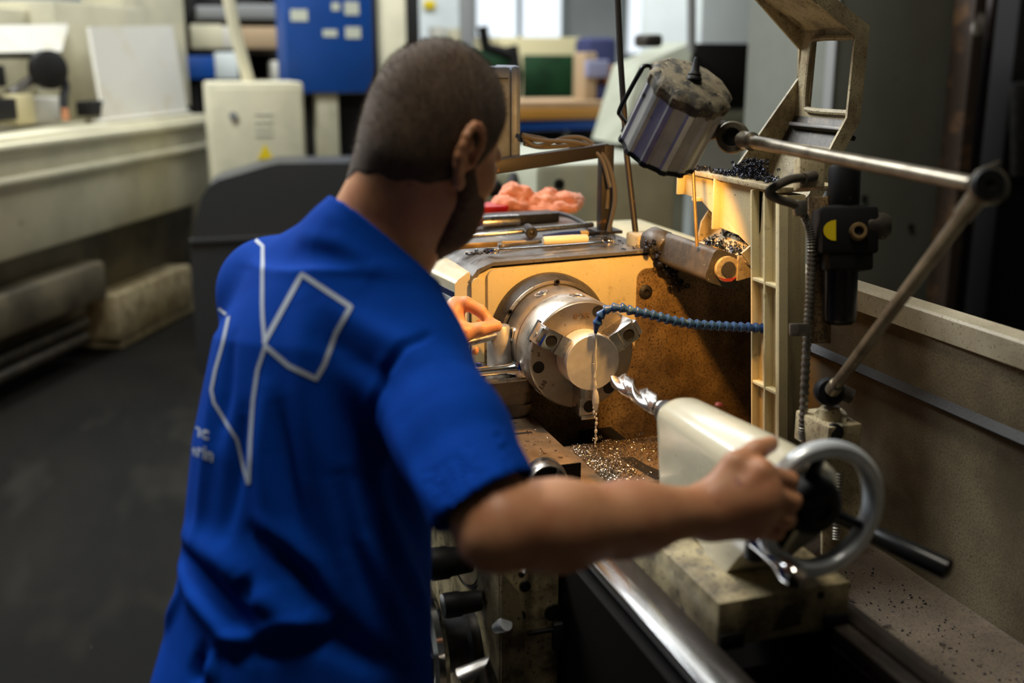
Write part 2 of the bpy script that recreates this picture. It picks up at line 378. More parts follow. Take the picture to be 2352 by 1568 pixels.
for a in (150, 30, 270):
    t = math.radians(a); e = V((0, math.cos(t), math.sin(t))); s = V((1, 0, 0)); w = e.cross(s)
    def J(r, x, y=0): return V((0, 0, SZ)) + e*r + s*x + w*y
    b = M()
    b.prism([(.0495, -.058), (.1035, -.058), (.1035, -.019), (.098, -.0125), (.0495, -.0125)], J(0, 0, -.0175), e, s, w*.035, .0007)
    jw = b.build('chuck_jaw', m_jaw, chuck)
    b = M(); b.prism([(.0497, -.0130), (.066, -.0130), (.0675, -.0100), (.0697, -.0100), (.0697, -.0118), (.0497, -.0118)], J(0, 0, -.0176), e, s, w*.0352); b.build('jaw_pad', m_steel, jw)
    b = M(); b.rev([(0, .0002), (.0088, .0002), (.0092, .001), (.0108, .001), (.0112, 0)], J(.084, -.0126), (1, 0, 0), 24); b.build('jaw_bolt', m_hole, jw)
    b = M(); b.obox(J(.0995, -.064), e*.0016, s*.0065, w*.020); b.obox(J(.0995, -.0555), e*.0016, s*.004, w*.012); b.obox(J(.0995, -.048), e*.0014, s*.005, w*.017); b.build('jaw_slot', m_hole, jw)
    b = M(); b.cyl(J(.100, -.033, -.004), J(.1095, -.033, -.004), .0075, .0065, 18); b.obox(J(.105, -.0215, .0), e*.004, s*.0065, w*.0135, .0006); b.build('jaw_end_screw', m_steel, jw)
def text_mesh(txt, size, o, u, v, m, name, parent, depth=.0006, bold=0):
    cu = bpy.data.curves.new(name, 'FONT'); cu.body = txt; cu.size = size; cu.extrude = depth; cu.align_x = 'CENTER'; cu.align_y = 'CENTER'; cu.offset = bold
    to = bpy.data.objects.new(name, cu); COL.objects.link(to)
    dg = bpy.context.evaluated_depsgraph_get(); me = bpy.data.meshes.new_from_object(to.evaluated_get(dg)); bpy.data.objects.remove(to)
    u, v = V(u).normalized(), V(v).normalized(); w = u.cross(v)
    me.transform(Matrix.Translation(o) @ Matrix((u, v, w)).transposed().to_4x4())
    return finish(name, me, m, parent, 0)
m_engrave = mat('engraved_brown', (.10, .055, .02), .6)
text_mesh('SK-8', .0165, pol(-.0496, 92, .0735), (0, -1, 0), (0, 0, -1), m_engrave, 'engraved_size_mark', cbody)
text_mesh('863', .012, pol(-.0496, 213, .088), (0, -.55, -.83), (0, -.83, .55), m_engrave, 'engraved_number', cbody)
text_mesh('2', .011, pol(-.0496, 174, .083), (0, 1, 0), (0, 0, 1), m_engrave, 'engraved_number', cbody)

# bar in the chuck, coolant, drill
b = M(); b.rev([(0, -.049), (.0498, -.049), (.05, -.048), (.05, -.0012), (.0488, 0), (.0026, 0), (0, -.0022)], (0, 0, SZ), (1, 0, 0), 96)
bar = tag(b.build('round_bar', m_barface, None, 30), 'pale round aluminium bar clamped in the chuck jaws with wet machined face', 'bar')
pts = []; rs = []
for px, py, r in ((1367.5, 764, .0022), (1368.5, 780, .0018), (1368.5, 800, .0021), (1367, 815, .0018), (1368, 830, .0019), (1368.5, 845, .0023), (1367, 856, .0019), (1366, 866, .0026), (1366, 874, .0021), (1367, 884, .0033), (1366.5, 893, .0030), (1367.5, 902, .0048), (1368, 912, .0061), (1368, 924, .0064), (1368, 934, .0050), (1368.5, 942, .0022)):
    x = .0042 if py > 775 else .0042+.001; p = PX(px, py, x); pts.append(p); rs.append(r)
b = M(); b.tube(bez(pts, 5), [rs[min(i//5, len(rs)-1)]*(1-(i % 5)/5)+rs[min(i//5+1, len(rs)-1)]*((i % 5)/5) for i in range(5*(len(pts)-1)+1)], 12)
for px, py, r in ((1364, 946, .0026), (1369, 951, .0020), (1363, 936, .0018), (1370, 962, .0022), (1366, 958, .0016), (1369.5, 972, .0028), (1368, 981, .0018), (1368.5, 990, .0030), (1368, 1000, .0022), (1369, 1008, .0026), (1367, 1016, .0018), (1367, 1024, .0016)):
    b.sph(PX(px, py, .006), (r, r, r*1.7), 10, 8)
tag(b.build('coolant_stream', m_water), 'thin stream of pale coolant running down the wet bar face', 'coolant', None, 'stuff')
R = .0158; NP = 48; rings = []
def sec(x, sc=1):
    tw = x/.17*2*PI + 2.2; out = []
    for i in range(NP):
        t = 2*PI*i/NP; q = abs(((t/PI) % 1)-.5)*2            # 0 at the flute centre, 1 at the land
        r = R*(.36+.60*min(1, max(0, (q-.14)/.42))**1.25)
        if q > .70: r = R*.955
        if .58 < q <= .70: r = R*1.0
        out.append(V((x, r*sc*math.cos(t+tw), SZ+r*sc*math.sin(t+tw))))
    return out
for k in range(7): rings.append(sec(.105+.0012*k, .06+.94*k/6))
for k in range(60): rings.append(sec(.1127+k*.0027))
b = M(); b.loft(rings); b.cyl((.2725, 0, SZ), (.31, 0, SZ), R*.86, None, 24)
tag(b.build('twist_drill', m_jaw, None, 75), 'shiny twist drill held in the tailstock pointing at the bar', 'drill bit')

# ================================================================ tailstock
tail = thing('lathe_tailstock', 'cream lathe tailstock with silver handwheel standing on the bed', 'tailstock', (.5, 0, .885))
secs = []
for x, hw, zt, zb in ((.322, .022, 1.098, .985), (.326, .031, 1.109, .978), (.334, .0365, 1.116, .973), (.348, .039, 1.120, .968), (.45, .044, 1.126, .958), (.56, .050, 1.133, .948), (.64, .053, 1.136, .948), (.652, .052, 1.134, .949), (.655, .047, 1.128, .952)):
    zc = zt-hw*.8; ring = []
    for i in range(17):
        t = PI*i/16; ring.append(V((x, -hw*math.cos(t), zc+hw*.8*math.sin(t)**.85)))
    for k in range(1, 5): ring.append(V((x, hw*(1-.10*k/4), zc+(zb-zc)*k/4)))
    bk_ = max(0, (x-.45)/.2)
    for k in range(4, 0, -1): ring.append(V((x, -hw*(1-.25*k/4), zc+(zb-zc)*k/4)))
    for p in ring: p.x -= .095*bk_*max(0, min(1, (1.045-p.z)/.09))
    secs.append(ring)
b = M(); b.loft(secs); tb = b.build('tailstock_barrel', m_cream_clean, tail, 50)
b = M(); b.rev([(0, .284), (.0165, .284), (.019, .288), (.0205, .30), (.0225, .330), (0, .330)], (0, 0, SZ), (1, 0, 0), 28); b.build('quill', m_black_steel, tail)
b = M(); b.rev([(0, .0), (.0062, 0), (.005, .004), (0, .005)], PZ(1652, 932, 1.1185), (-.2, .3, 1), 14); b.build('oil_cap', m_redpaint, tail)
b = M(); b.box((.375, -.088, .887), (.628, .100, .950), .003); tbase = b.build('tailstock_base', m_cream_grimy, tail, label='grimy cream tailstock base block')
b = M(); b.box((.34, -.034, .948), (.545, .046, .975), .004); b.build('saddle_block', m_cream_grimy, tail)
b = M(); b.prism([(-.012, .899), (.030, .902), (.029, .917), (.023, .919), (.014, .931), (.006, .931), (-.003, .915)], (.6282, 0, 0), (0, 1, 0), (0, 0, 1), (.0007, 0, 0)); b.build('front_mark', m_iron, tbase)
for y in (-.086, .063):
    b = M(); b.box((.622, y, .886), (.633, y+.034, .908), .002)
    b.build('way_wiper', m_black, tbase)
b = M(); b.rev([(0, 0), (.0052, 0), (.0052, .0006), (0, .0006)], (.6281, .0565, .938), (1, 0, 0), 16); b.build('screw_hole', m_hole, tbase)
HC = V((.688, .003, 1.086))
hwl = []
prof = [(.0640, -.002), (.0655, -.010), (.072, -.0135), (.0795, -.012), (.0838, -.006), (.0845, .0), (.0835, .006), (.0795, .0098), (.069, .0105), (.0655, .006), (.064, -.002)]
b = M(); b.rev(prof, HC, (1, 0, 0), 72, False); whl = b.build('handwheel_rim', m_silver, tail)
b = M(); b.rev([(0, -.036), (.030, -.036), (.036, -.030), (.036, -.012), (.030, .0), (.020, .006), (.012, .006), (.011, .002), (0, .002)], HC, (1, 0, 0), 36); b.build('handwheel_hub', m_black, tail)
for a in (95, 215, 335):
    t = math.radians(a); e = V((0, math.cos(t), math.sin(t)))
    b = M(); b.tube([HC+e*.02+V((-.02, 0, 0)), HC+e*.045+V((-.012, 0, 0)), HC+e*.066], [.013, .0105, .009], 12, True, .55); b.build('handwheel_spoke', m_black_gloss, tail)
b = M(); b.rev([(0, -.004), (.029, -.004), (.031, -.001), (.031, .004), (0, .004)], HC+V((-.045, 0, 0)), (1, 0, 0), 36); b.build('graduated_dial', m_black_steel, tail)
l0, l1, l2 = D(1736, 1243, 1.285), D(1790, 1292, 1.245), D(1832, 1330, 1.215)
b = M(); b.tube([l0, l0.lerp(l1, .5), l1, l1.lerp(l2, .35), l1.lerp(l2, .7), l2-(l2-l1)*.05, l2], [.0095, .0085, .0088, .0125, .0150, .0120, .004], 18); lev = b.build('clamp_lever', m_chrome, tail)
b = M(); b.cyl(D(1735, 1240, 1.30), D(1735, 1275, 1.31), .012, .014, 20); b.build('lever_boss', m_black_steel, lev)
b = M(); k0, k1 = D(1900, 1178, 1.40), D(2183, 1311, 1.30); b.tube([k0, k0.lerp(k1, .35), k0.lerp(k1, .38), k1-(k1-k0)*.02, k1], [.0075, .0085, .0125, .0140, .009], 18); b.build('lock_lever', m_black_gloss, tail)

# ================================================================ carriage
carr = thing('lathe_carriage', 'oily steel lathe carriage with cross slide and black apron controls', 'carriage', (0, -.1, .5))
b = M(); b.prism([(-.03, -.10), (.17, -.10), (.17, .18), (.12, .20), (-.0, .20), (-.03, .18)], (0, 0, .878), (1, 0, 0), (0, 1, 0), (0, 0, .042), .002)
b.box((.04, .17, .86), (.16, .45, .918), .004)
sad = b.build('saddle', m_saddle, carr, label='brown oily saddle wing')
b = M(); b.prism([(.055, .03), (.10, .035), (.135, .04), (.168, .045), (.168, .075), (.14, .072), (.10, .060), (.06, .055)], (0, 0, .9198), (1, 0, 0), (0, 1, 0), (0, 0, .0008)); b.build('oil_patch', m_black_steel, sad)
b = M(); b.box((-.32, -.36, .915), (.126, -.070, .950), .0025); xs = b.build('cross_slide', m_saddle, carr)
b = M(); b.box((-.042, -.136, .9495), (-.034, -.099, .9506)); b.build('slide_slot', m_hole, xs)
b = M(); b.box((.1262, -.345, .917), (.1275, -.0705, .949)); b.build('slide_end', m_void, xs)
b = M(); c = V((.128, -.137, .936)); b.rev([(0, .0), (.030, 0), (.0325, .004), (.0335, .028), (.0325, .040), (.0305, .044), (.0285, .044), (.0270, .022), (0, .022)], c, (1, -.12, .03), 48); b.build('micrometer_collar', m_steel_worn, carr); b = M(); b.cyl(c+V((.023, -.003, .001)), c+V((.0235, -.003, .001)), .0268, None, 32); b.build('collar_core', m_void, carr)
b = M(); b.box((-.20, -.262, .45), (.28, -.1635, .872), .006); apr = b.build('apron', m_cream_grimy, carr, label='dirty cream apron casting')
b = M(); b.prism([(-.259, .86), (-.232, .82), (-.222, .76), (-.222, .62), (-.259, .54)], (.2802, 0, 0), (0, 1, 0), (0, 0, 1), (.006, 0, 0)); b.build('apron_cover', m_cream_grimy, apr)
for px, py, r in ((1205, 1345, .009), (1195, 1412, .008), (1270, 1405, .014)):
    _, y, z = PX(px, py, .28)
    b = M(); b.rev([(0, 0), (r, 0), (r*.95, .004), (0, .005)], (.28, y, z), (1, 0, 0), 18); b.build('apron_bolt', m_bolt, apr)
b = M(); q = PX(1280, 1440, .28); b.box((.28, q.y-.05, q.z-.003), (.288, q.y, q.z+.003), .002); b.build('oil_pipe', m_black, apr); b = M(); b.box((.2805, q.y-.01, q.z-.035), (.293, q.y+.012, q.z+.012), .003); b.build('oil_fitting', m_black, apr)
b = M(); b.tube([PX(1222, 1285, .28), PX(1208, 1302, .31), PX(1197, 1320, .33)], [.0045, .004, .005], 12); b.build('small_lever', m_chrome, apr)
# operator-side wheels and knobs, axes pointing to the operator
HX = V((.145, -.296, .668))
b = M(); b.rev([(.0, -.08), (.050, -.08), (.054, -.074), (.054, -.055), (.050, -.05), (.050, -.045), (.055, -.04), (.055, -.018), (.046, -.012), (.045, .03), (.03, .034), (0, .034)], HX, (0, -1, 0), 40); aw = b.build('apron_wheel_boss', m_black_steel, carr)
b = M(); b.rev([(.080, .040), (.083, .034), (.098, .032), (.105, .040), (.105, .050), (.098, .056), (.083, .054), (.080, .048)], HX, (0, -1, 0), 56, False); b.build('apron_handwheel', m_chrome, carr)
for a in (20, 140, 260):
    t = math.radians(a); e = V((math.cos(t), 0, math.sin(t))); b = M(); b.tube([HX+e*.02+V((0, -.03, 0)), HX+e*.088+V((0, -.044, 0))], .009, 12); b.build('wheel_spoke', m_black_steel, carr)
b = M(); b.rev([(0, 0), (.0105, 0), (.0115, .002), (.0115, .01), (.008, .03), (0, .03)], PX(1163, 1432, .29), (-.75, -.3, -.6), 24); b.build('lever_knob', m_silver, carr)
b = M(); b.tube([PX(1150, 1450, .2), PX(1161, 1434, .28)], .005, 10); b.build('knob_rod', m_black_steel, carr)
for (px, py, d, r, l) in ((1032, 1290, 1.72, .026, .035), (1060, 1385, 1.70, .020, .03)):
    c = D(px, py, d); b = M(); b.rev([(0, -l), (r*.8, -l), (r*.9, 0), (r, .004), (r, l*.8), (r*.92, l), (0, l)], c, (0, -1, 0), 28); b.build('black_knob', m_black, carr)
c = D(1072, 1300, 1.76); b = M(); b.rev([(0, -.03), (.036, -.03), (.038, -.004), (.036, 0), (.034, .0), (.033, -.002), (0, -.002)], c, (.35, -1, .05), 36); dl = b.build('feed_dial', m_black_steel, carr)
b = M(); b.rev([(0, -.001), (.030, -.001), (.030, 0.0005), (0, .0005)], c, (.35, -1, .05), 36); b.build('dial_plate', m_cream_dirty, dl)
b = M(); b.tube([D(1060, 1560, 1.60), D(1105, 1535, 1.60), D(1120, 1600, 1.6)], [.018, .022, .022], 14); b.build('lower_lever', m_steel_worn, carr)

# ================================================================ tool post and what lies on it
tp = thing('tool_post', 'square steel quick-change tool post with round locking cap on the cross slide', 'tool post', (-.18, -.128, .95))
def rbox(b, x0, y0, x1, y1, z0, z1, r, bev=.0015): b.prism(rrect(x0, y0, x1, y1, r, 5), (0, 0, z0), (1, 0, 0), (0, 1, 0), (0, 0, z1-z0), bev)
b = M(); rbox(b, -.243, -.194, -.116, -.066, .956, .976, .018); rbox(b, -.241, -.192, -.118, -.068, .976, .998, .02); rbox(b, -.243, -.194, -.116, -.066, .998, 1.022, .018); rbox(b, -.237, -.188, -.122, -.072, .950, .957, .02); b.build('tool_post_block', m_post, tp)
b = M(); rbox(b, -.245, -.196, -.114, -.064, 1.0225, 1.0262, .02, .0012); rbox(b, -.241, -.192, -.118, -.068, 1.026, 1.0295, .018, .001); b.build('top_flange', m_steel, tp)
PCx, PCy = -.178, -.112
b = M(); b.rev([(.0, .0), (.0262, 0), (.0262, .010), (.0255, .0115), (.0262, .013), (.0262, .052), (.0250, .056), (.0168, .083), (.0150, .0855), (0, .086)], (PCx, PCy, 1.029), (0, 0, 1), 40); b.build('locking_cap', m_cap, tp)
b = M(); h0 = V((PCx+.008, PCy-.012, 1.098)); h1 = h0+V((.032, -.085, -.004)); b.tube([h0, h1], .0075, 16); b.build('locking_handle', m_steel, tp)
b = M(); b.box((-.150, -.178, 1.030), (-.128, -.156, 1.052), .004); b.cyl((-.139, -.167, 1.05), (-.139, -.167, 1.057), .006, .005, 12)
b.build('blue_knob', m_blue_dark, tp, label='dark blue plastic knob')
def wrench(name, p_open, p_ring, z, rr, w, m, parent=None, hh=1.0, fl_=.62):
    p0, p1 = V(p_open), V(p_ring); d = (p1-p0).normalized(); n = V((-d.y, d.x, 0)); up = V((0, 0, 1))
    root = parent
    b = M(); L = (p1-p0).length
    b.tube([p0+d*.012, p0+d*.03, p0.lerp(p1, .5), p1-d*(rr+.014), p1-d*(rr*.6)], [w*1.3, w, w*.95, w, w*1.5], 14, True, fl_)
    b.build('shank', m, root)
    b = M(); b.rev([(rr*.62, -.0055*hh), (rr*.92, -.0055*hh), (rr, -.003*hh), (rr, .004*hh), (rr*.92, .0065*hh), (rr*.62, .0065*hh), (rr*.62, -.0055*hh)], p1, up, 28, False); b.build('ring_end', m, root)
    c = p0; r = rr*1.05
    poly = []
    for i in range(19):
        t = math.radians(35+290*i/18); poly.append((r*math.cos(t), r*math.sin(t)))
    poly += [(r*.62, -r*.42), (-r*.25, -r*.40), (-r*.42, 0), (-r*.25, r*.40), (r*.62, r*.42)]
    b = M(); b.prism(poly, c-up*.0045, -d, n, up*.009, .001); b.build('open_end', m, root)
wr = thing('combination_wrench', 'chrome wrench lying across the top of the tool post', 'wrench', (-.12, -.15, 1.03), 'combination wrenches')
wrench('w', (-.130, -.305, 1.0425), (-.130, -.086, 1.0430), 0, .0205, .0105, m_chrome, wr, 2.3, .9)
# ================================================================ things lying on the headstock
ZT = 1.228
wr = thing('combination_wrench', 'long chrome wrench lying along the front edge of the headstock top', 'wrench', (-.30, .02, ZT), 'combination wrenches')
wrench('w', (-.300, -.090, ZT+.0055), (-.312, .158, ZT+.0070), 0, .0130, .0042, m_chrome, wr)
t = thing('scraper_tool', 'ivory-handled scraper lying behind the long wrench', 'hand tool', (-.36, .09, ZT))
b = M(); b.tube([(-.357, .034, ZT+.0092), (-.357, .037, ZT+.0092), (-.357, .10, ZT+.0094), (-.357, .128, ZT+.0090), (-.357, .130, ZT+.009)], [.0072, .0092, .0094, .0092, .0085], 18); b.build('handle', m_white_plastic, t)
b = M(); b.tube([(-.357, .130, ZT+.009), (-.357, .158, ZT+.0085)], .0034, 12); b.build('shaft', m_chrome, t)
b = M(); b.box((-.378, -.150, ZT), (-.366, -.058, ZT+.0105), .001, Matrix.Rotation(math.radians(4), 3, 'Z')); tag(b.build('brass_strip', m_brass), 'tarnished brown brass strip at the left front of the headstock top', 'metal strip')
b = M(); b.tube([(-.352, -.060, ZT+.004), (-.385, .045, ZT+.004)], .0036, 10); tag(b.build('thin_rod', m_rod), 'thin dull rod lying between the brass strip and the ivory handle', 'rod')
b = M(); b.box((-.398, -.040, ZT), (-.392, .010, ZT+.006), .001, Matrix.Rotation(math.radians(-8), 3, 'Z')); tag(b.build('wood_sliver', m_tan), 'small tan sliver beside the thin dull rod', 'stick')
# T-handle chuck key
t = thing('chuck_key', 'long steel T-bar chuck key with round hub lying across the tools', 'chuck key', (-.47, .05, ZT))
b = M(); b.tube([(-.478, -.098, ZT+.0062), (-.478, -.095, ZT+.0062), (-.490, .195, ZT+.0160), (-.490, .198, ZT+.016)], [.004, .0056, .0056, .004], 14); b.build('cross_bar', m_steel, t)
b = M(); b.rev([(0, .002), (.004, .0), (.0055, .0), (.006, .004), (.010, .004), (.0122, .002), (.0122, -.052), (.010, -.056), (.007, -.058), (.007, -.075), (0, -.075)], (-.445, .040, ZT+.0124), (1, -.18, 0), 28); b.build('hub', m_black_steel, t)
b = M(); b.rev([(0, -.045), (.0142, -.045), (.0148, -.042), (.0148, .040), (.0140, .043), (.0062, .043), (.0058, .030), (0, .030)], (-.600, .018, ZT+.015), (.05, -1, 0), 36); tag(b.build('steel_sleeve', m_steel), 'short bored steel cylinder lying beside the chuck key', 'cylinder')
b = M(); b.box((-.710, .0, ZT), (-.650, .180, ZT+.021), .0015, Matrix.Rotation(math.radians(5), 3, 'Z')); tag(b.build('steel_bar', m_black_steel), 'dark rectangular steel bar behind the bored cylinder', 'bar')
b = M(); b.tube([(-.64, -.075, ZT+.0155), (-.64, -.072, ZT+.0155), (-.645, -.030, ZT+.015), (-.648, -.01, ZT+.013), (-.65, .0, ZT+.011)], [.0125, .0155, .015, .0125, .0105], 20); tag(b.build('red_tube', m_red_film), 'crimson plastic tube lying left of the bored cylinder', 'tube')
t = thing('plastic_box', 'bright red plastic box at the back left of the headstock top', 'box', (-.79, .02, ZT))
b = M(); b.box((-.835, -.045, ZT), (-.755, .088, ZT+.018), .002); b.build('box_base', m_red, t)
b = M(); b.box((-.837, -.047, ZT+.0184), (-.753, .090, ZT+.029), .002); b.build('box_lid', m_red, t)
b = M(); b.tube(bez([(-.70, .185, ZT+.016), (-.64, .200, ZT+.014), (-.56, .208, ZT+.006), (-.545, .204, ZT+.005)], 4), .0052, 8); tag(b.build('hex_key', m_black_steel), 'black bent hex key at the right rear of the tools', 'hex key')
t = thing('paint_brush', 'blue-handled brush with tan collar lying under the chuck key bar', 'brush', (-.42, .12, ZT))
b = M(); b.tube([(-.425, .060, ZT+.006), (-.425, .10, ZT+.0075), (-.43, .142, ZT+.0075)], [.0045, .0075, .0075], 14); b.build('handle', m_blue_dark, t)
b = M(); b.tube([(-.43, .142, ZT+.0078), (-.432, .160, ZT+.0078)], .0078, 14, True, .8); b.build('collar', m_tan, t)
b = M(); b.tube([(-.432, .160, ZT+.0068), (-.436, .190, ZT+.0060)], [.0068, .0050], 12, True, .7); b.build('bristles', m_black, t)
# crumpled cloth
def cloth(name, m, lobes, seed):
    rnd = random.Random(seed); b = M()
    for (c, r) in lobes: b.sph(c, r, 40, 26)
    me = bpy.data.meshes.new('c'); bmesh.ops.recalc_face_normals(b.bm, faces=b.bm.faces)
    from mathutils import noise as nz
    for v in b.bm.verts:
        p = v.co*1.0; n = v.normal if v.normal.length else V((0, 0, 1))
        k = nz.noise(p*38+V((seed, 0, 0)))*.012 + abs(nz.noise(p*75+V((0, seed, 0))))*-.010 + nz.noise(p*160)*.003 + .004
        v.co += n*k
        if v.co.z < ZT+.0005: v.co.z = ZT+.0005
    return b.build(name, m, None, 60)
cl = cloth('shop_cloth', m_cloth, [((-.83, .135, ZT+.040), (.035, .045, .030)), ((-.81, .110, ZT+.022), (.04, .05, .024)), ((-.82, .19, ZT+.024), (.045, .055, .026)), ((-.83, .25, ZT+.022), (.045, .055, .024)), ((-.80, .21, ZT+.014), (.05, .07, .016)), ((-.84, .215, ZT+.038), (.02, .03, .018)), ((-.89, -.01, ZT+.02), (.03, .05, .022))], 3)
tag(cl, 'crumpled salmon pink shop cloth at the back of the headstock top', 'cloth')
b = M(); b.box((-.96, .10, ZT), (-.87, .275, ZT+.012), .002); tag(b.build('backing_block', m_iron), 'flat dark block under the back of the pink cloth', 'block')
# loose wire and chips on the control box lid
b = M(); b.tube(bez([PZ(985, 609, 1.193), PZ(1000, 604, 1.195), PZ(1012, 596, 1.200), PZ(1016, 582, 1.210), PZ(1030, 572, 1.226), PZ(1042, 568, 1.232), PZ(1050, 562, 1.233)], 5), .0016, 6); tag(b.build('bent_wire', m_black), 'bent black wire lying over the control box edge', 'wire')
b = M(); rnd = random.Random(5)
for i in range(70):
    s = rnd.random(); p = V((-.255-rnd.random()*.25, .16+rnd.random()*.07, ZT+.001)) if i > 26 else V((-.30-.02*rnd.random(), -.14+rnd.random()*.05, ZT))
    if i % 5 == 0: curl(b, p+V((0, 0, .004)), .003, 2.5, .003, (rnd.random()-.5, rnd.random()-.5, .2), .0008, 8)
    else: b.obox(p, V((rnd.uniform(.001, .006), rnd.uniform(-.003, .003), 0)), V((0, 0, .001)), V((0, .0012, 0)))
tag(b.build('headstock_swarf', m_chip_dark), 'scattered metal crumbs on the headstock top edge', 'swarf', None, 'stuff')
b = M()
for i in range(150):
    f = rnd.random(); p = PX(1490+75*f+rnd.gauss(0, 5), 555+105*f+rnd.gauss(0, 8), -.236+.02*rnd.random()); p.y += rnd.gauss(0, .006)
    if i % 3: curl(b, p, rnd.uniform(.002, .005), rnd.uniform(1, 3), .002, (rnd.random()-.5, rnd.random()-.5, rnd.random()-.5), .0011, 8)
    else: b.sph(p, rnd.uniform(.002, .006), 6, 5)
tag(b.build('clinging_swarf', m_chip_burnt), 'dark curly swarf clinging to the headstock corner by the guard pivot', 'swarf', None, 'stuff')

# ================================================================ bright chips on the saddle
b = M(); rnd = random.Random(11)
for i in range(2600):
    f = rnd.random()
    if f < .62: x = -.02+.185*rnd.random()**.8; y = -.035+abs(rnd.gauss(0, .034))
    else: x = -.02+.15*rnd.random(); y = -.03+.17*rnd.random()
    if x > .165 or y > .17: continue
    if .055 < x < .165 and .03 < y < .075 and rnd.random() < .7: continue
    z = .9206+abs(rnd.gauss(0, .002)); k = rnd.random()
    if k < .45: curl(b, (x, y, z+.0012), rnd.uniform(.0010, .0022), rnd.uniform(.8, 2.0), .0022, (rnd.random()-.5, rnd.random()-.5, .15), .0006, 7)
    else:
        a = rnd.random()*6.3; l = rnd.uniform(.0012, .0042); b.obox((x, y, z), V((math.cos(a)*l, math.sin(a)*l, rnd.uniform(-.001, .001))), V((0, 0, .0005)), V((-math.sin(a), math.cos(a), 0))*.0006)
for p in ((.0, .03), (-.015, .10), (.02, .14), (-.02, .02)):
    curl(b, (p[0], p[1], .932), .0035, 5, .0035, (rnd.random()-.3, .8, .2), .0008, 10)
tag(b.build('saddle_swarf', m_chip, None, 0), 'bright silvery swarf strewn over the saddle below the bar', 'swarf', None, 'stuff')
b = M()
for i in range(60):
    x = -.10+.2*rnd.random(); y = -.20+.12*rnd.random(); a = rnd.random()*6.3; l = rnd.uniform(.0008, .004)
    b.obox((x, y, .9512), V((math.cos(a)*l, math.sin(a)*l, .0004)), V((0, 0, .0006)), V((-math.sin(a), math.cos(a), 0))*.0008)
tag(b.build('cross_slide_swarf', m_chip, None, 0), 'a few shiny chips on the cross slide beside the tool post', 'swarf', None, 'stuff')
b = M()
for i in range(1100):
    x = .2+1.0*rnd.random(); y = .16+.30*rnd.random()**1.3; a = rnd.random()*6.3; l = rnd.uniform(.0005, .0022)
    if rnd.random() < .25: x = .5+rnd.gauss(0, .06); y = .185+abs(rnd.gauss(0, .02))
    if rnd.random() < .08: curl(b, (x, y, .7290), .0025, rnd.uniform(2, 5), .003, (rnd.random()-.5, rnd.random()-.5, .05), .0007, 8)
    else: b.obox((x, y, .7265+.001*rnd.random()), V((math.cos(a)*l, math.sin(a)*l, .0006)), V((0, 0, .0008)), V((-math.sin(a), math.cos(a), 0))*.0009)
tag(b.build('tray_swarf', m_chip_burnt, None, 0), 'black chips scattered over the chip tray floor', 'swarf', None, 'stuff')
# ================================================================ ribbed support column with its arm
colm = thing('support_column', 'tall ribbed cream casting with a horizontal arm standing behind the tailstock', 'column', (.1, .32, .918))
def shr(v): v.co.x += -(v.co.z-1.37)*.112; return v
def sheared(b):
    for v in b.bm.verts: shr(v)
    return b
X0, X1 = .013, .107
b = M(); b.box((X0, .300, .918), (X1, .337, 1.372), .002); b.box((X1-.012, .285, .918), (X1, .337, 1.372), .002); cb_ = sheared(b).build('column_web', m_cream, colm)
for x in (X0, (X0+X1-.008)/2, ):
    b = M(); b.box((x, .285, .918), (x+.005, .302, 1.372), .0012); sheared(b).build('column_rib', m_cream, colm)
for z in (1.215, 1.032):
    b = M(); b.box((X0, .286, z), (X1-.006, .302, z+.006), .0012); sheared(b).build('cross_rib', m_cream, colm)
b = M(); b.prism([(-.272, 1.383), (-.272, 1.332), (-.212, 1.330), (-.190, 1.328), (-.120, 1.300), (-.120, 1.286), (-.045, 1.284), (.013, 1.262), (.030, 1.30), (.030, 1.380)], (0, .300, 0), (1, 0, 0), (0, 0, 1), (0, .012, 0), .001)
arm = b.build('arm_web', m_cream, colm)
b = M(); b.prism([(-.272, .286), (-.272, .330), (.10, .42), (.10, .286)], (0, 0, 1.3765), (1, 0, 0), (0, 1, 0), (0, 0, .0085), .001); b.build('arm_top_flange', m_cream_dirty, colm, label='sooty top flange of the arm')
for x, z0 in ((-.272, 1.332), (-.122, 1.284)):
    b = M(); b.box((x, .285, z0), (x+.006, .302, 1.378), .001); b.build('arm_rib', m_cream, colm)
b = M(); b.box((-.205, .285, 1.327), (-.190, .302, 1.334), .001); b.build('arm_lip', m_cream, colm)
# switch block with cable and steel conduit
swb = thing('cable_gland_block', 'small cream terminal block with a grey cable on top of the column', 'junction box', D(1860, 430, 1.72))
b = M(); b.obox(D(1858, 398, 1.73), RGT*.020, CUP*.026, FWD*.02, .003); b.build('block', m_cream_dirty, swb)
b = M(); b.cyl(D(1868, 404, 1.715), D(1845, 410, 1.69), .009, .0085, 18); b.build('gland', m_cable, swb)
b = M(); b.tube(bez([D(1858, 407, 1.70), D(1815, 412, 1.68), D(1775, 432, 1.66), D(1767, 445, 1.66), D(1790, 458, 1.66), D(1822, 468, 1.665), D(1845, 482, 1.67)], 6), .0072, 12); b.build('cable', m_cable, swb)
b = M(); b.obox(D(1838, 478, 1.668), RGT*.010, CUP*.012, FWD*.008, .003); b.build('elbow_fitting', m_conduit, swb)
cnd = thing('flexible_conduit', 'corrugated steel conduit running down the side of the column', 'conduit', D(1850, 970, 1.70))
path = bez([D(1846, 492, 1.672), D(1860, 530, 1.676), D(1864, 580, 1.678), D(1861, 660, 1.682), D(1856, 740, 1.687), D(1850, 850, 1.694), D(1845, 970, 1.702), D(1844, 1010, 1.703)], 30)
b = M(); b.tube(path, [.0072 if (i//2) % 2 else .0060 for i in range(len(path))], 12); b.build('corrugated_hose', m_conduit, cnd)
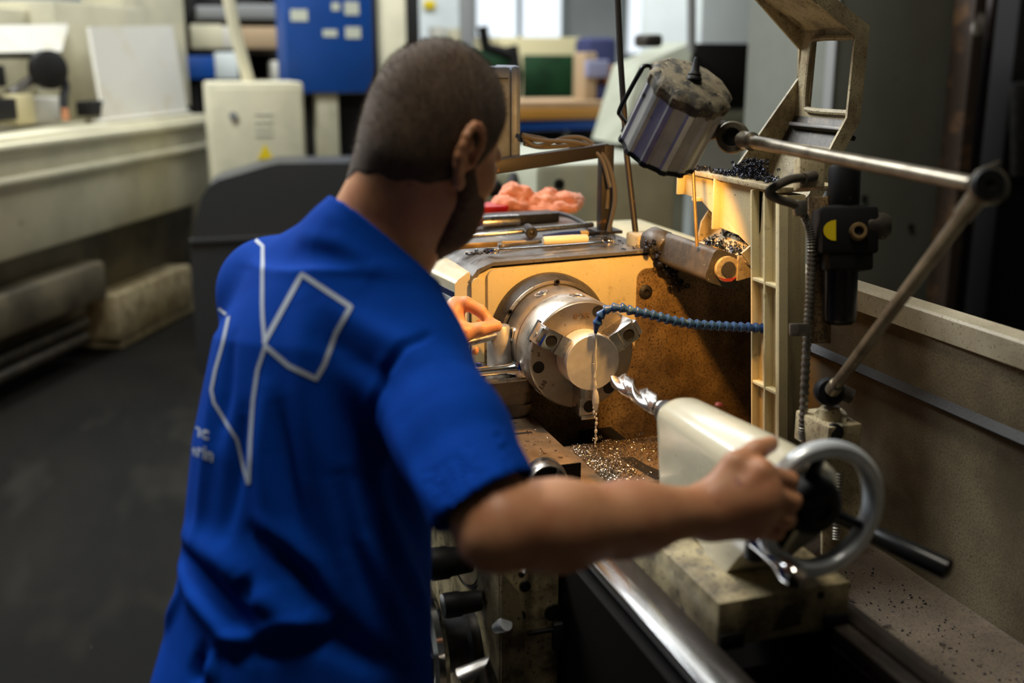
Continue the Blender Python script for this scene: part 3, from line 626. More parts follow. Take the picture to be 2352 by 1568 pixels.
b = M(); b.obox(D(1836, 757, 1.675), RGT*.016, CUP*.010, FWD*.004, .003); b.cyl(D(1826, 757, 1.668), D(1826, 757, 1.675), .006, None, 12); b.build('pipe_clip', m_conduit, cnd)
cnd2 = thing('lower_conduit', 'short corrugated conduit seen through the handwheel', 'conduit', D(1925, 1200, 1.66))
path = bez([D(1929, 1085, 1.66), D(1926, 1130, 1.66), D(1922, 1200, 1.66), D(1921, 1240, 1.66)], 24)
b = M(); b.tube(path, [.0066 if (i//2) % 2 else .0055 for i in range(len(path))], 12); b.build('corrugated_hose', m_conduit, cnd2)
b = M(); b.obox(D(1930, 1150, 1.70), RGT*.030, CUP*.085, FWD*.006, .003); b.build('backing_bracket', m_cream_dirty, cnd2)
# black swarf on the arm
b = M(); rnd = random.Random(21)
for i in range(420):
    x = -.245+.30*rnd.random(); y = .289+.035*rnd.random()+max(0, x+.2)*.12*rnd.random(); hgt = .003
    if rnd.random() < .62: x = -.06+rnd.gauss(0, .035); y = .325+rnd.gauss(0, .014); hgt = .030*math.exp(-((x+.06)/.045)**2)
    curl(b, (x, max(.289, y), 1.3875+rnd.random()*hgt), rnd.uniform(.0015, .004), rnd.uniform(.8, 3), .003, (rnd.random()-.5, rnd.random()-.5, rnd.random()-.5), .0010, 7)
tag(b.build('arm_swarf', m_chip_burnt, None, 0), 'tangle of blackened swarf heaped on the column arm', 'swarf', None, 'stuff')

# ================================================================ swung-back chuck guard
gd = thing('chuck_guard', 'cream hinged chuck guard swung up beside the tall ribbed column', 'guard', (-.1, .35, 1.2))
xb, xf = -.205, 0.0
prof = [(.30, 1.235), (.434, 1.338), (.480, 1.434), (.508, 1.484), (.513, 1.649), (.375, 1.735), (.25, 1.79)]
def inset(poly, w):
    out = []
    for i, (y, z) in enumerate(poly):
        n = V((0, 0, 0))
        for j in (i-1, i):
            if 0 <= j < len(poly)-1:
                a, c = poly[j], poly[j+1]; d = V((c[0]-a[0], c[1]-a[1], 0)).normalized(); n += V((-d.y, d.x, 0))
        n.normalize(); k = w
        if 0 < i < len(poly)-1:
            a, c = poly[i-1], poly[i]; d = V((c[0]-a[0], c[1]-a[1], 0)).normalized(); k = w/max(.5, n.dot(V((-d.y, d.x, 0))))
        out.append((y+n.x*k, z+n.y*k))
    return out
inn = inset(prof, .028); thin = inset(prof, .005)
def strip(b, A, B, x0, x1):
    """closed solid between two YZ polylines, x0..x1"""
    poly = list(A)+list(reversed(B)); b.prism(poly, (x0, 0, 0), (0, 1, 0), (0, 0, 1), (x1-x0, 0, 0))
b = M(); strip(b, prof, inn, xf-.006, xf); b.build('front_rim', m_cream_dirty, gd)
def seg(a, c, A=prof, B=thin):
    b = M(); strip(b, [A[a], A[c]], [B[a], B[c]], xb, xf-.006); return b
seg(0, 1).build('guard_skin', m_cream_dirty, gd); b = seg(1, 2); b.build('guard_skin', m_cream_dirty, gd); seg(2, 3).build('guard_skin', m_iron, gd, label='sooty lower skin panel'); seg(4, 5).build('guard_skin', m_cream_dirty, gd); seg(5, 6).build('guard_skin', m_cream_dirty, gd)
# vertical skin with its cut-out opening
a, c, at, ct = V((0,)+prof[3]), V((0,)+prof[4]), V((0,)+thin[3]), V((0,)+thin[4])
b = M()
def vskin(f0, f1, x0, x1):
    A = [a.lerp(c, f0), a.lerp(c, f1)]; B = [at.lerp(ct, f0), at.lerp(ct, f1)]
    strip(b, [(p.y, p.z) for p in A], [(p.y, p.z) for p in B], x0, x1)
vskin(0, .10, xb, xf-.006); vskin(.88, 1, xb, xf-.006); vskin(.10, .88, xb, -.160); vskin(.10, .88, -.012, xf-.006)
b.build('guard_skin', m_cream_dirty, gd)
fr = [a.lerp(c, .10).lerp(at.lerp(ct, .10), 1.0), a.lerp(c, .88).lerp(at.lerp(ct, .88), 1.0)]
def WP(x, f): p = at.lerp(ct, f); return V((x, p.y-.003, p.z))
b = M(); b.tube(bez([WP(-.02, .08), WP(-.145, .08), WP(-.166, .15), WP(-.168, .5), WP(-.164, .82), WP(-.145, .90), WP(-.02, .90)], 5), .0055, 8); b.build('window_bead', m_cream_dirty, gd)
# back plate
b = M(); plate = [(.300, 1.235), (.434, 1.338), (.480, 1.434), (.508, 1.484), (.513, 1.649), (.375, 1.735), (.25, 1.79), (.26, 1.765), (.405, 1.70), (.504, 1.612), (.506, 1.556), (.378, 1.386), (.31, 1.285)]
b.prism(plate, (xb-.006, 0, 0), (0, 1, 0), (0, 0, 1), (.006, 0, 0)); b.build('back_plate', m_cream_dirty, gd)
b = M(); b.obox(V((-.10, .495, 1.462)), V((.085, 0, 0)), V((0, .022, .037)).normalized()*.004, V((0, .037, -.022)).normalized()*.02, .001); b.build('stiffener', m_iron, gd)
# pivot
pv = V((-.03, .268, 1.226))
b = M(); b.prism(rrect(-.034, -.033, .034, .029, .012, 5), pv+V((-.205, 0, 0)), V((0, .94, -.34)), V((0, .34, .94)), (.205, 0, 0)); b.build('pivot_arm', m_iron, gd, label='dark oily pivot arm')
b = M(); b.rev([(0, .0), (.0225, 0), (.0235, .003), (.0235, .010), (.0150, .0105), (0, .0105)], pv, (1, 0, 0), 28); pe = b.build('pivot_end', m_cream_dirty, gd)
b = M(); b.rev([(0, .0105), (.0148, .0105), (.0142, .0118), (0, .0118)], pv, (1, 0, 0), 28); b.build('pivot_pin', m_iron, gd)
b = M(); b.prism([(-.020, -.012), (-.008, -.0215), (.008, -.0225), (.020, -.014), (.010, -.016), (-.008, -.0165)], pv+V((.0099, 0, 0)), (0, 1, 0), (0, 0, 1), (.0012, 0, 0)); b.build('primer_patch', m_redpaint, gd)
b = M(); b.rev([(0, 0), (.010, 0), (.010, .006), (0, .006)], pv+V((-.035, -.001, .027)), (0, .34, .94), 6); b.build('pivot_screw', m_brass, gd)
b = M(); b.tube([pv+V((-.195, -.02, .006)), pv+V((-.21, -.022, .008)), pv+V((-.245, -.03, .012)), pv+V((-.262, -.034, .014))], [.020, .031, .031, .020], 18); b.build('pivot_clamp', m_iron, gd)
b = M(); b.prism([(-.21, .29), (-.02, .29), (-.02, .40), (-.10, .43), (-.21, .43)], (0, 0, 1.232), (1, 0, 0), (0, 1, 0), (0, 0, .010), .001); b.prism([(.285, 1.205), (.40, 1.228), (.40, 1.245), (.285, 1.25)], (-.02, 0, 0), (0, 1, 0), (0, 0, 1), (.006, 0, 0)); b.build('guard_shelf', m_cream_dirty, gd)
b = M(); b.box((-.335, .205, 1.18), (-.275, .272, 1.252), .006); tag(b.build('pivot_block', m_cream_dirty), 'chipped cream bearing block at the headstock end of the guard pivot', 'block')
b = M(); rnd = random.Random(31)
for i in range(420):
    x = -.19+.165*rnd.random(); y = .300+.095*rnd.random(); h = .030*math.exp(-((y-.36)/.05)**2)
    curl(b, (x, y, 1.2455+rnd.random()*h), rnd.uniform(.0012, .0036), rnd.uniform(1, 5), rnd.uniform(.002, .004), (rnd.random()-.5, rnd.random()-.5, rnd.random()-.5), .0009, 8)
for i in range(24):
    curl(b, (-.17+.15*rnd.random(), .315+.06*rnd.random(), 1.268+.008*rnd.random()), .0022, 9, .0026, (rnd.random()-.3, rnd.random()-.5, .1), .0009, 8)
tag(b.build('guard_swarf', m_chip_dark, None, 0), 'pile of curled steel swarf on the guard shelf by the pivot', 'swarf', None, 'stuff')
b = M(); b.tube([D(1592, 392, 1.985), D(1596, 470, 1.99), D(1601, 566, 1.995)], .0031, 10); tag(b.build('stay_rod', m_brass), 'thin brown rod hanging between the column arm and the guard pivot', 'rod')
b = M(); b.tube([D(1416, -60, 2.20), D(1424, 120, 2.21), D(1440, 360, 2.22), D(1463, 562, 2.225)], .0062, 12); tag(b.build('upright_rod', m_rust), 'tall thin black rod rising from the back edge of the headstock', 'rod')

# ================================================================ coolant hose
hose = thing('coolant_hose', 'blue segmented coolant hose arching from the column to the bar', 'hose', (.03, .28, 1.15))
hp = bez([PX(1368, 757, .005), PX(1371, 745, .006), PX(1375, 730, .007), PX(1385, 715, .010), PX(1400, 708, .014), PX(1421, 705, .020), PX(1450, 714, .026), PX(1480, 719, .032), PX(1512, 727, .036), PX(1548, 737, .040), PX(1600, 745, .044), PX(1660, 749, .048), PX(1723, 752, .052), PX(1765, 754, .056)], 12)
acc = [0]
for p, q in zip(hp, hp[1:]): acc.append(acc[-1]+(q-p).length)
def at_len(s):
    for i in range(len(acc)-1):
        if acc[i+1] >= s: f = (s-acc[i])/(acc[i+1]-acc[i]); return hp[i].lerp(hp[i+1], f)
    return hp[-1]
b = M(); b.tube([at_len(0)+V((0, 0, -.006)), at_len(.004), at_len(.010)], [.0030, .0048, .0066], 14); b.build('nozzle', m_blue_hose, hose)
L = acc[-1]; n = 24; step = (L-.010)/n
for k in range(n):
    s = .010+k*step; p, q = at_len(s), at_len(min(L, s+step*1.22)); d = (q-p).normalized(); r = .0084 if k > 5 else .0076+.00014*k
    b = M(); b.rev([(r*.55, 0), (r*1.04, .0006), (r*1.12, .0028), (r*1.08, .0042), (r*.70, step*.80), (r*.62, step*1.1), (r*.5, step*1.1)], p, d, 18); b.build('hose_segment', m_blue_hose, hose)

# ================================================================ air regulator
fr_ = thing('air_regulator', 'black air filter regulator with yellow sticker hung behind the column', 'regulator', D(1930, 745, 1.68))
b = M(); c0, c1 = D(1938, 480, 1.675), D(1940, 384, 1.675); b.rev([(0, 0), (.0225, 0), (.0225, .006), (.0235, .008), (.0245, .058), (.0235, .064), (.020, .0665), (0, .0665)], c0, c1-c0, 32); b.build('adjusting_knob', m_black, fr_)
b = M(); b.obox(D(1938, 532, 1.68), RGT*.044, CUP*.036, FWD*.034, .006); b.obox(D(1938, 484, 1.68), RGT*.030, CUP*.006, FWD*.028, .003); b.obox(D(1942, 592, 1.68), RGT*.034, CUP*.020, FWD*.030, .004); b.build('regulator_body', m_black, fr_)
b = M(); c0, c1 = D(1985, 520, 1.665), D(2042, 520, 1.665); b.rev([(0, 0), (.020, 0), (.021, .004), (.021, .030), (.018, .036), (0, .037)], c0, c1-c0, 28); b.build('side_knob', m_iron, fr_)
b = M(); c = D(1970, 533, 1.647); b.rev([(0, -.002), (.0135, -.002), (.0135, .008), (.0115, .011), (.0075, .011), (.007, .004), (0, .004)], c, -FWD+CUP*.15-RGT*.1, 24); pt = b.build('air_port', m_brass, fr_)
b = M(); b.rev([(0, .0038), (.0069, .0038), (.0069, .0044), (0, .0044)], c, -FWD+CUP*.15-RGT*.1, 20); b.build('port_hole', m_hole, pt)
b = M(); pl = [( .010, -.0155), (.010, .0160)]+[(-.019*math.sin(PI*i/8)+.010, .016*math.cos(PI*i/8)) for i in range(1, 8)]; b.prism(pl, D(1905, 529, 1.645), RGT, CUP, FWD*.001); b.build('yellow_sticker', m_yellow, fr_)
b = M(); c0, c1 = D(1931, 600, 1.685), D(1928, 744, 1.69); b.rev([(0, 0), (.0275, 0), (.0275, .012), (.0262, .016), (.0258, .080), (.0245, .092), (.018, .098), (0, .100)], c0, c1-c0, 36); b.build('filter_bowl', m_black_gloss, fr_)
b = M(); b.obox(D(1882, 620, 1.705), RGT*.018, CUP*.115, FWD*.004, .003); b.build('mounting_bracket', m_cream_oily, fr_)

# ================================================================ work lamp
lamp = thing('work_lamp', 'ribbed aluminium machine lamp with dusty black cap on a jointed arm', 'lamp', D(1900, 985, 1.67))
Lc, Lb = D(1588, 195, 1.665), D(1512, 343, 1.745)
la = (Lb-Lc).normalized(); lu, lv, _ = frame(la); LL = (Lb-Lc).length; LR = .0625; NS = 12
def lring(h, f=1.0, n=NS*8, rib=True):
    out = []
    for i in range(n):
        t = 2*PI*i/n; q = (i % 8)/8; sc = 1.0
        a = ((t*NS/(2*PI)) % 1)-.5
        poly = math.cos(PI/NS)/math.cos(a*2*PI/NS)
        r = LR*f*poly*1.02
        if rib and abs(abs(a)-.5) < .14: r = LR*f*1.055
        out.append(Lc + la*h + (lu*math.cos(t)+lv*math.sin(t))*r)
    return out
b = M(); ro = [lring(h) for h in (.012, LL*.5, LL)]; ri = [lring(LL, .90, rib=False), lring(LL*.5, .88, rib=False), lring(.03, .5, rib=False)]
b.loft(ro+ri, True); lh = b.build('lamp_housing', m_lamp_body, lamp, 25)
b = M(); b.loft([lring(.016, 1.02), lring(.010, 1.05), lring(.0, 1.05), lring(-.006, .99, rib=False), lring(-.009, .90, rib=False)]); cp = b.build('lamp_cap', m_lamp_cap, lamp, 30)
b = M(); b.loft([lring(LL-.003, 1.02), lring(LL+.004, 1.03), lring(LL+.004, .93, rib=False), lring(LL-.003, .93, rib=False)], False); b.build('lamp_bezel', m_black, lamp)
nb = Lc-la*.009+(lu*0); b = M(); b.rev([(0, 0), (.0125, 0), (.0115, .004), (.0095, .006), (.0105, .008), (.008, .012), (.0065, .014), (.0055, .030), (.0040, .034), (0, .0345)], nb, CUP*.93+RGT*.12-FWD*.1, 20); b.build('cap_nipple', m_black, lamp)
hA, hB = D(1487, 153, 1.47), D(1440, 280, 1.52)
b = M(); b.tube(bez([D(1520, 158, 1.69), D(1500, 153, 1.683), D(1480, 152, 1.677), D(1470, 166, 1.68), D(1448, 205, 1.70), D(1423, 253, 1.722), D(1426, 266, 1.73), D(1447, 293, 1.75)], 4), .0050, 10, True, .7); b.build('lamp_handle', m_black_gloss, lamp)
m_bulb = mat('lamp_glass', (.9, .7, .4), .3, emit=((1, .62, .20), 14))
b = M(); b.sph(Lc+la*LL*.55, .012, 14, 10); b.build('lamp_bulb', m_bulb, lamp)
J1 = D(1690, 318, 1.73); J2 = D(2262, 428, 1.20); J3 = D(1905, 905, 1.66)
b = M(); b.tube([D(1620, 300, 1.745), D(1668, 296, 1.735)], [.017, .013], 14); b.build('swivel_neck', m_iron, lamp)
jd = (-FWD*.8-RGT*.35-CUP*.1).normalized()
b = M(); b.rev([(0, -.011), (.0235, -.011), (.0255, -.008), (.0255, .011), (.0232, .014), (.0153, .014), (.0136, .007), (0, .007)], D(1684, 316, 1.73), jd, 28); kn = b.build('lamp_joint', m_rod, lamp)
b = M(); b.rev([(0, .0068), (.0135, .0068), (.0135, .008), (0, .008)], D(1684, 316, 1.73), jd, 24); b.build('joint_recess', m_hole, kn)
d12 = (J2-J1).normalized()
b = M(); b.tube([J1+d12*.016, J1+d12*.024, J1+d12*.050, J1+d12*.052, J1+d12*.056, J2-d12*.02], [.011, .0142, .0138, .0148, .0102, .0092], 16); b.build('upper_rod', m_rod, lamp)
d23 = (J3-J2).normalized()
b = M(); b.tube([J2+d23*.016, J2+d23*.055, J2+d23*.057, J3-d23*.036, J3-d23*.035, J3-d23*.014], [.0118, .0115, .0088, .0088, .0112, .0115], 16); b.build('lower_rod', m_rod, lamp)
b = M(); b.rev([(0, -.013), (.0185, -.013), (.0205, -.010), (.0205, .006), (.017, .008), (0, .008)], J2+RGT*.006, -FWD+RGT*.25, 28); b.build('elbow_joint', m_rod, lamp)
b = M(); b.rev([(0, .006), (.0168, .006), (.0178, .008), (.0178, .017), (.016, .020), (.005, .020), (.004, .018), (0, .018)], J2-RGT*.001, -FWD-RGT*.08, 28); b.build('elbow_knob', m_black, lamp)
b = M(); b.obox(J2+CUP*.021+RGT*.003, RGT*.012+CUP*.005, CUP*.002, FWD*.006, .001); b.build('elbow_washer', m_rod, lamp)
b = M(); b.rev([(0, -.02), (.019, -.02), (.022, -.014), (.022, .008), (.018, .012), (0, .012)], J3+CUP*.004, -FWD-RGT*.1, 28); b.build('base_knob', m_black, lamp)
b = M(); b.tube([J3+CUP*.004+RGT*.018, J3+RGT*.034-CUP*.004], .012, 12); b.build('base_neck', m_iron, lamp)
b = M(); c0 = D(1905, 935, 1.67); b.cyl(c0, D(1907, 962, 1.675), .015, .018, 24); b.cyl(D(1906, 958, 1.672), D(1907, 966, 1.676), .026, .027, 28); b.build('base_pedestal', m_cream_dirty, lamp)
b = M(); b.obox(D(1900, 990, 1.69), V((.045, 0, 0)), V((0, .03, 0)), V((0, 0, .024)), .003); bk = b.build('base_block', m_cream_dirty, lamp)
b = M(); b.rev([(0, 0), (.014, 0), (.013, .008), (.006, .010), (0, .010)], D(1915, 992, 1.648), -FWD, 22); b.build('block_bolt', m_hole, bk)
# ================================================================ room
m_floor = mat('dark_oily_concrete', (.011, .0098, .0075), .9, var=((.006, .0055, .0045), 1.1, .40, .62), specks=[((.016, .0145, .011), 2.6, .60, .75), ((.03, .028, .022), 40, .72, .78)], bump=(20, .1), spec=.12, stretch=(.5, 1.3, 1))
m_wall = mat('pale_workshop_wall', (.62, .64, .62), .8, var=((.52, .55, .53), 1.2, .4, .7))
m_wall_dark = mat('dim_green_wall', (.30, .33, .29), .8)
m_wall_shade = mat('charcoal_wall', (.05, .05, .045), .8)
m_ceil = mat('grey_ceiling', (.35, .35, .34), .9)
m_glow = mat('daylit_window_glass', (.8, .85, .88), .2, emit=((.86, .93, 1.0), 1.0))  # emission put in for white wall under strong light
m_frame = mat('window_frame_grey', (.42, .46, .44), .5)
def struct(o): o['kind'] = 'structure'; return o
struct(M().box((-12, -9, -.1), (5, 8, 0)).build('floor', m_floor))
struct(M().box((-12.2, -9, 0), (-12, 8, 4.6)).build('wall_back', m_wall))
struct(M().box((-12, -9.2, 0), (5, -9, 4.6)).build('wall_left', m_wall))
struct(M().box((-12, 8, 0), (5, 8.2, 4.6)).build('wall_right', m_wall_dark))
struct(M().box((5, -9, 0), (5.2, 8, 4.6)).build('wall_front', m_wall_shade))
struct(M().box((-12, -9, 4.6), (5, 8, 4.7)).build('ceiling', m_ceil))
def glow_panel(i, x, px0, py0, px1, py1, nm=1):  # added glowing panel on the back wall, reaching up out of view
    p0, p1 = PX(px0, py1, x), PX(px1, py0, x)
    lo = V((x-.05, p0.y, p0.z)); hi = V((x, p1.y, 4.2))
    b = M(); b.box((x-.06, lo.y-.06, lo.z-.06), (x+.01, lo.y, hi.z+.06)); b.box((x-.06, hi.y, lo.z-.06), (x+.01, hi.y+.06, hi.z+.06)); b.box((x-.06, lo.y, lo.z-.06), (x+.03, hi.y, lo.z)); b.box((x-.06, lo.y, hi.z), (x+.01, hi.y, hi.z+.06))
    for k in range(1, nm+1):
        y = lo.y+(hi.y-lo.y)*k/(nm+1); b.box((x-.05, y-.03, lo.z), (x+.005, y+.03, hi.z))
    w = struct(b.build('window_%d' % i, m_frame))
    M().box((x-.045, lo.y, lo.z), (x-.035, hi.y, hi.z)).build('pane', m_glow, w)
glow_panel(1, -11.93, 1095, 0, 1290, 84)
glow_panel(2, -11.93, 1440, 0, 1600, 122, 0)

# ---------------------------------------------------------------- machines and clutter behind
m_bgcream = mat('far_machine_cream', (.58, .53, .37), .42, var=((.44, .41, .29), 3, .4, .7), specks=[((.16, .12, .07), 12, .72, .8)])
m_bgcream2 = mat('machine_recess_grime', (.14, .115, .07), .5, var=((.045, .037, .025), 2.5, .4, .65))  # darker, browner version of the far machine cream
m_bgwhite = mat('white_sheet_panel', (.56, .53, .45), .6, var=((.52, .44, .30), 4, .55, .75))
m_bggreen = mat('grey_green_machine', (.42, .43, .33), .45, var=((.28, .28, .2), 3, .4, .7))
m_bgpale = mat('pale_blue_grey_machine', (.64, .68, .66), .45, var=((.56, .60, .58), 2, .4, .7))
m_bggrey = mat('drab_grey_cabinet', (.15, .155, .125), .55, var=((.12, .12, .095), 2, .4, .7), specks=[((.05, .045, .035), 14, .70, .78)])
m_blue = mat('blue_enamel', (.001, .055, .27), .45, var=((.001, .046, .23), 5, .4, .7))
m_sticker = mat('pale_sticker', (.62, .64, .52), .5)
m_bin = mat('dark_grey_bin_plastic', (.030, .030, .030), .45, var=((.03, .029, .029), 8, .4, .7))
m_wood = mat('bench_wood', (.42, .27, .14), .5, var=((.32, .19, .09), 6, .4, .7), stretch=(8, 1, 8))
m_woodedge = mat('bench_edge_orange', (.42, .19, .03), .45)
m_green = mat('dark_green_panel', (.008, .045, .012), .5, var=((.004, .02, .006), 5, .4, .65))
m_ycream = mat('yellow_cream_machine', (.58, .50, .28), .45)
m_dark = mat('dark_machinery', (.012, .011, .010), .6, spec=.2)
m_rustpost = mat('brown_rusty_post', (.03, .016, .008), .7, var=((.11, .055, .02), 9, .5, .65), specks=[((.35, .32, .28), 5, .66, .72)])
m_maroon = mat('dark_maroon_paint', (.020, .008, .005), .6)
m_greybox = mat('mid_grey_paint', (.22, .22, .21), .5)
m_tanbox = mat('cardboard_tan', (.40, .28, .16), .7)
m_navy = mat('navy_cloth', (.03, .035, .10), .8)
m_lav = mat('lavender_cloth', (.26, .26, .38), .8)
m_skinfar = mat('weathered_orange', (.42, .17, .07), .6)

def bgbox(x, px0, py0, px1, py1, depth, floor=False, bev=.01, b=None):
    p0, p1 = PX(px0, py1, x), PX(px1, py0, x)
    b = b or M(); b.box((x-depth, min(p0.y, p1.y), 0 if floor else p0.z), (x, max(p0.y, p1.y), p1.z), bev); return b
# --- long cream machine on the left: its front runs away to the right
U = V((-.894, .449, 0)); NN = V((.449, .894, 0)); A = V((-3.8, -1.36, 0))
def onface(px, py, off=0):
    """point on the machine's front face plane (moved out by off)"""
    r = ray(px, py); t = ((A+NN*off)-CAM).dot(NN)/r.dot(NN); return CAM + r*t
def fu(p): return (p-A).dot(U)
lm = thing('machine_tool', 'long cream machine tool with ribbed front panel and dark recess at left', 'machine', A+U*.8)
z_top, z_r1, z_r2, z_lip = [onface(250, y, .0).z for y in (288, 309, 374, 530)]
s0, s1 = -1.6, fu(onface(488, 330))
def fbox(b, s_a, s_b, z_a, z_b, o0, o1, bev=.01):
    c = A + U*((s_a+s_b)/2) + NN*((o0+o1)/2) + V((0, 0, (z_a+z_b)/2))
    b.obox(c, U*((s_b-s_a)/2), NN*((o1-o0)/2), V((0, 0, (z_b-z_a)/2)), bev); return b
b = M(); fbox(b, s0, s1, z_lip, z_top, -.9, 0, .02); mb = b.build('front_panel', m_bgcream, lm)
for z in (z_r1, z_r2): b = M(); fbox(b, s0, s1-.02, z-.022, z+.022, -.02, .045, .015); b.build('panel_rib', m_bgcream, mb)
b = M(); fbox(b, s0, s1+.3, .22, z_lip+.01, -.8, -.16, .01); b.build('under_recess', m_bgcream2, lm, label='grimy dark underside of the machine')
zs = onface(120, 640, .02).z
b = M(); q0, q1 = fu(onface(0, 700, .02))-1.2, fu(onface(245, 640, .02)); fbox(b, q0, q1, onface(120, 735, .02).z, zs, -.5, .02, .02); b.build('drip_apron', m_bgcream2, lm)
q0, q1 = fu(onface(272, 720)), fu(onface(446, 700)); b = M(); fbox(b, q0, q1, .06, onface(360, 640).z, -.5, 0, .015); fbox(b, q0+.04, q1+.1, .0, .06, -.5, -.02, .01); b.build('machine_foot', m_cream_dirty, lm)
b = M()
for py in (800, 838): p = onface(60, py, -.1); b.tube([p-U*1.4, p+U*.55], .035, 12)
b.build('floor_pipe', m_iron, lm)
# cabinet at its end
p0, p1 = PX(492, 420, -4.75), PX(696, 188, -4.75)
ec = thing('electrical_cabinet', 'cream electrical cabinet with yellow triangle at the end of the long machine', 'cabinet', (-4.9, p0.y+.2, 0))
b = M(); b.box((-5.3, p0.y, 0), (-4.75, p1.y, p1.z), .02); b.build('cabinet_body', m_bgcream, ec)
b = M(); b.box((-4.752, p0.y+.03, .3), (-4.74, p1.y-.015, p1.z-.03), .006); b.build('cabinet_door', m_bgcream, ec)
b = M(); c = PX(535, 265, -4.74); b.rev([(0, 0), (.022, 0), (.022, .02), (0, .022)], c, (1, 0, 0), 20); b.build('door_lock', m_greybox, ec)
b = M(); c = PX(610, 365, -4.738); b.prism([(-.045, 0), (.045, 0), (0, .088)], c, (0, 1, 0), (0, 0, 1), (.002, 0, 0)); b.build('warning_triangle', m_yellow, ec)
for py in (262, 280, 296, 310): b = M(); q = PX(605, py, -4.739); b.box((q.x, q.y-.05, q.z-.003), (q.x+.006, q.y+.05, q.z+.003)); b.build('vent_slot', m_sticker, ec)
# on top of the long machine
def topbox(px0, py0, px1, py1, off, thick, b=None, bev=.01):
    a, c = onface(px0, py1, off), onface(px1, py0, off); b = b or M()
    fbox(b, fu(a), fu(c), max(z_top+.001, min(a.z, c.z)), max(a.z, c.z), off-thick, off, bev); return b
wp = thing('white_splash_panel', 'tall white sheet panel standing on the long cream machine', 'panel', onface(320, 270, -.1))
b = M(); q = [onface(240, 272, -.12), onface(432, 262, -.12), onface(396, 58, -.25), onface(206, 62, -.25)]
b.raw([*q, *[p-NN*.02 for p in q]], [(0, 1, 2, 3), (7, 6, 5, 4), (0, 4, 5, 1), (1, 5, 6, 2), (2, 6, 7, 3), (3, 7, 4, 0)]); b.build('sheet', m_bgwhite, wp)
b = M(); topbox(238, 262, 440, 275, -.08, .12, b); b.build('sheet_foot', m_bgwhite, wp)
cs = thing('machine_headstock', 'cream headstock housing behind the white sheet panel', 'machine housing', onface(250, 250, -.5))
topbox(150, 20, 330, 285, -.45, .5).build('housing', m_bgcream, cs); topbox(-160, 30, 160, 300, -.6, .4).build('housing', m_bgcream, cs); topbox(305, -40, 418, 280, -.62, .3).build('post', m_bgcream, cs)
wt = thing('white_cover_plate', 'long white cover plate at the far left above the black handwheel', 'cover', onface(60, 118, -.3))
b = M(); q = [onface(-120, 122, -.3), onface(142, 118, -.3), onface(158, 55, -.42), onface(-120, 60, -.42)]
b.raw([*q, *[p-NN*.02-V((0, 0, .01)) for p in q]], [(0, 1, 2, 3), (7, 6, 5, 4), (0, 4, 5, 1), (1, 5, 6, 2), (2, 6, 7, 3), (3, 7, 4, 0)]); b.build('plate', m_bgwhite, wt)
topbox(-120, 118, 120, 135, -.34, .1).build('plate_edge', m_dark, wt)
hw_ = thing('black_handwheel', 'black round handwheel with bent lever at the far left', 'handwheel', onface(115, 270, -.15))
b = M(); c = onface(112, 160, -.2); b.rev([(0, -.05), (.085, -.05), (.10, -.03), (.10, .02), (.07, .035), (0, .04)], c, NN-U*.5, 28); b.build('wheel', m_dark, hw_)
b = M(); b.tube(bez([onface(135, 170, -.2), onface(150, 195, -.18), onface(146, 225, -.16), onface(148, 262, -.14)], 5), .022, 10); b.build('lever', m_dark, hw_)
b = M(); b.tube([onface(148, 250, -.14), onface(152, 276, -.13)], .020, 10); b.build('lever_tip', m_skinfar, hw_)
b = M(); b.tube([onface(110, 165, -.25), onface(70, 186, -.28), onface(44, 204, -.3), onface(20, 218, -.32)], .03, 10); b.build('shaft', m_steel_worn, hw_)
bl = thing('black_gearbox', 'black gear unit at the far left edge beside the tan bracket', 'gearbox', onface(10, 285, -.2)); topbox(-120, 225, 38, 290, -.2, .2).build('case', m_dark, bl); topbox(-10, 150, 12, 200, -.3, .1).build('upright', m_dark, bl)
tb_ = tag(topbox(40, 215, 78, 288, -.25, .2).build('tan_bracket', m_ycream), 'tan upright bracket beside the black gear unit', 'bracket')
wb = tag(topbox(82, 222, 142, 282, -.3, .2).build('white_box', m_bgwhite), 'small white box under the black handwheel', 'box')
sb = tag(topbox(206, 230, 238, 268, -.14, .08).build('black_switch', m_dark), 'small black switch unit left of the white sheet foot', 'switch')
# grey bin standing behind the worker
cb2 = thing('chip_bin', 'tall dark grey plastic bin with rounded corner behind the worker', 'bin', PX(640, 840, -4.2))
xb_ = -4.0
def BP(px, py, x=xb_): return PX(px, py, x)
b = M(); front = [(452, 840), (437, 565), (462, 455), (478, 428), (500, 414), (612, 381), (640, 375), (960, 372), (960, 1000), (470, 1000)]
pp = [BP(*q) for q in front]
for p in pp: p.z = max(p.z, .01)
zz = min(p.z for p in pp)
for p in pp:
    if p.z == zz: p.z = 0
b.loft([[p for p in pp], [p+V((-.42, .05, 0)) for p in pp]]); b.build('bin_body', m_bin, cb2)
q0, q1 = BP(437, 553), BP(960, 548); b = M(); b.box((xb_-.01, q0.y-.005, q0.z-.015), (xb_+.014, q1.y, q0.z+.01), .004); b.build('bin_seam', m_bin, cb2)
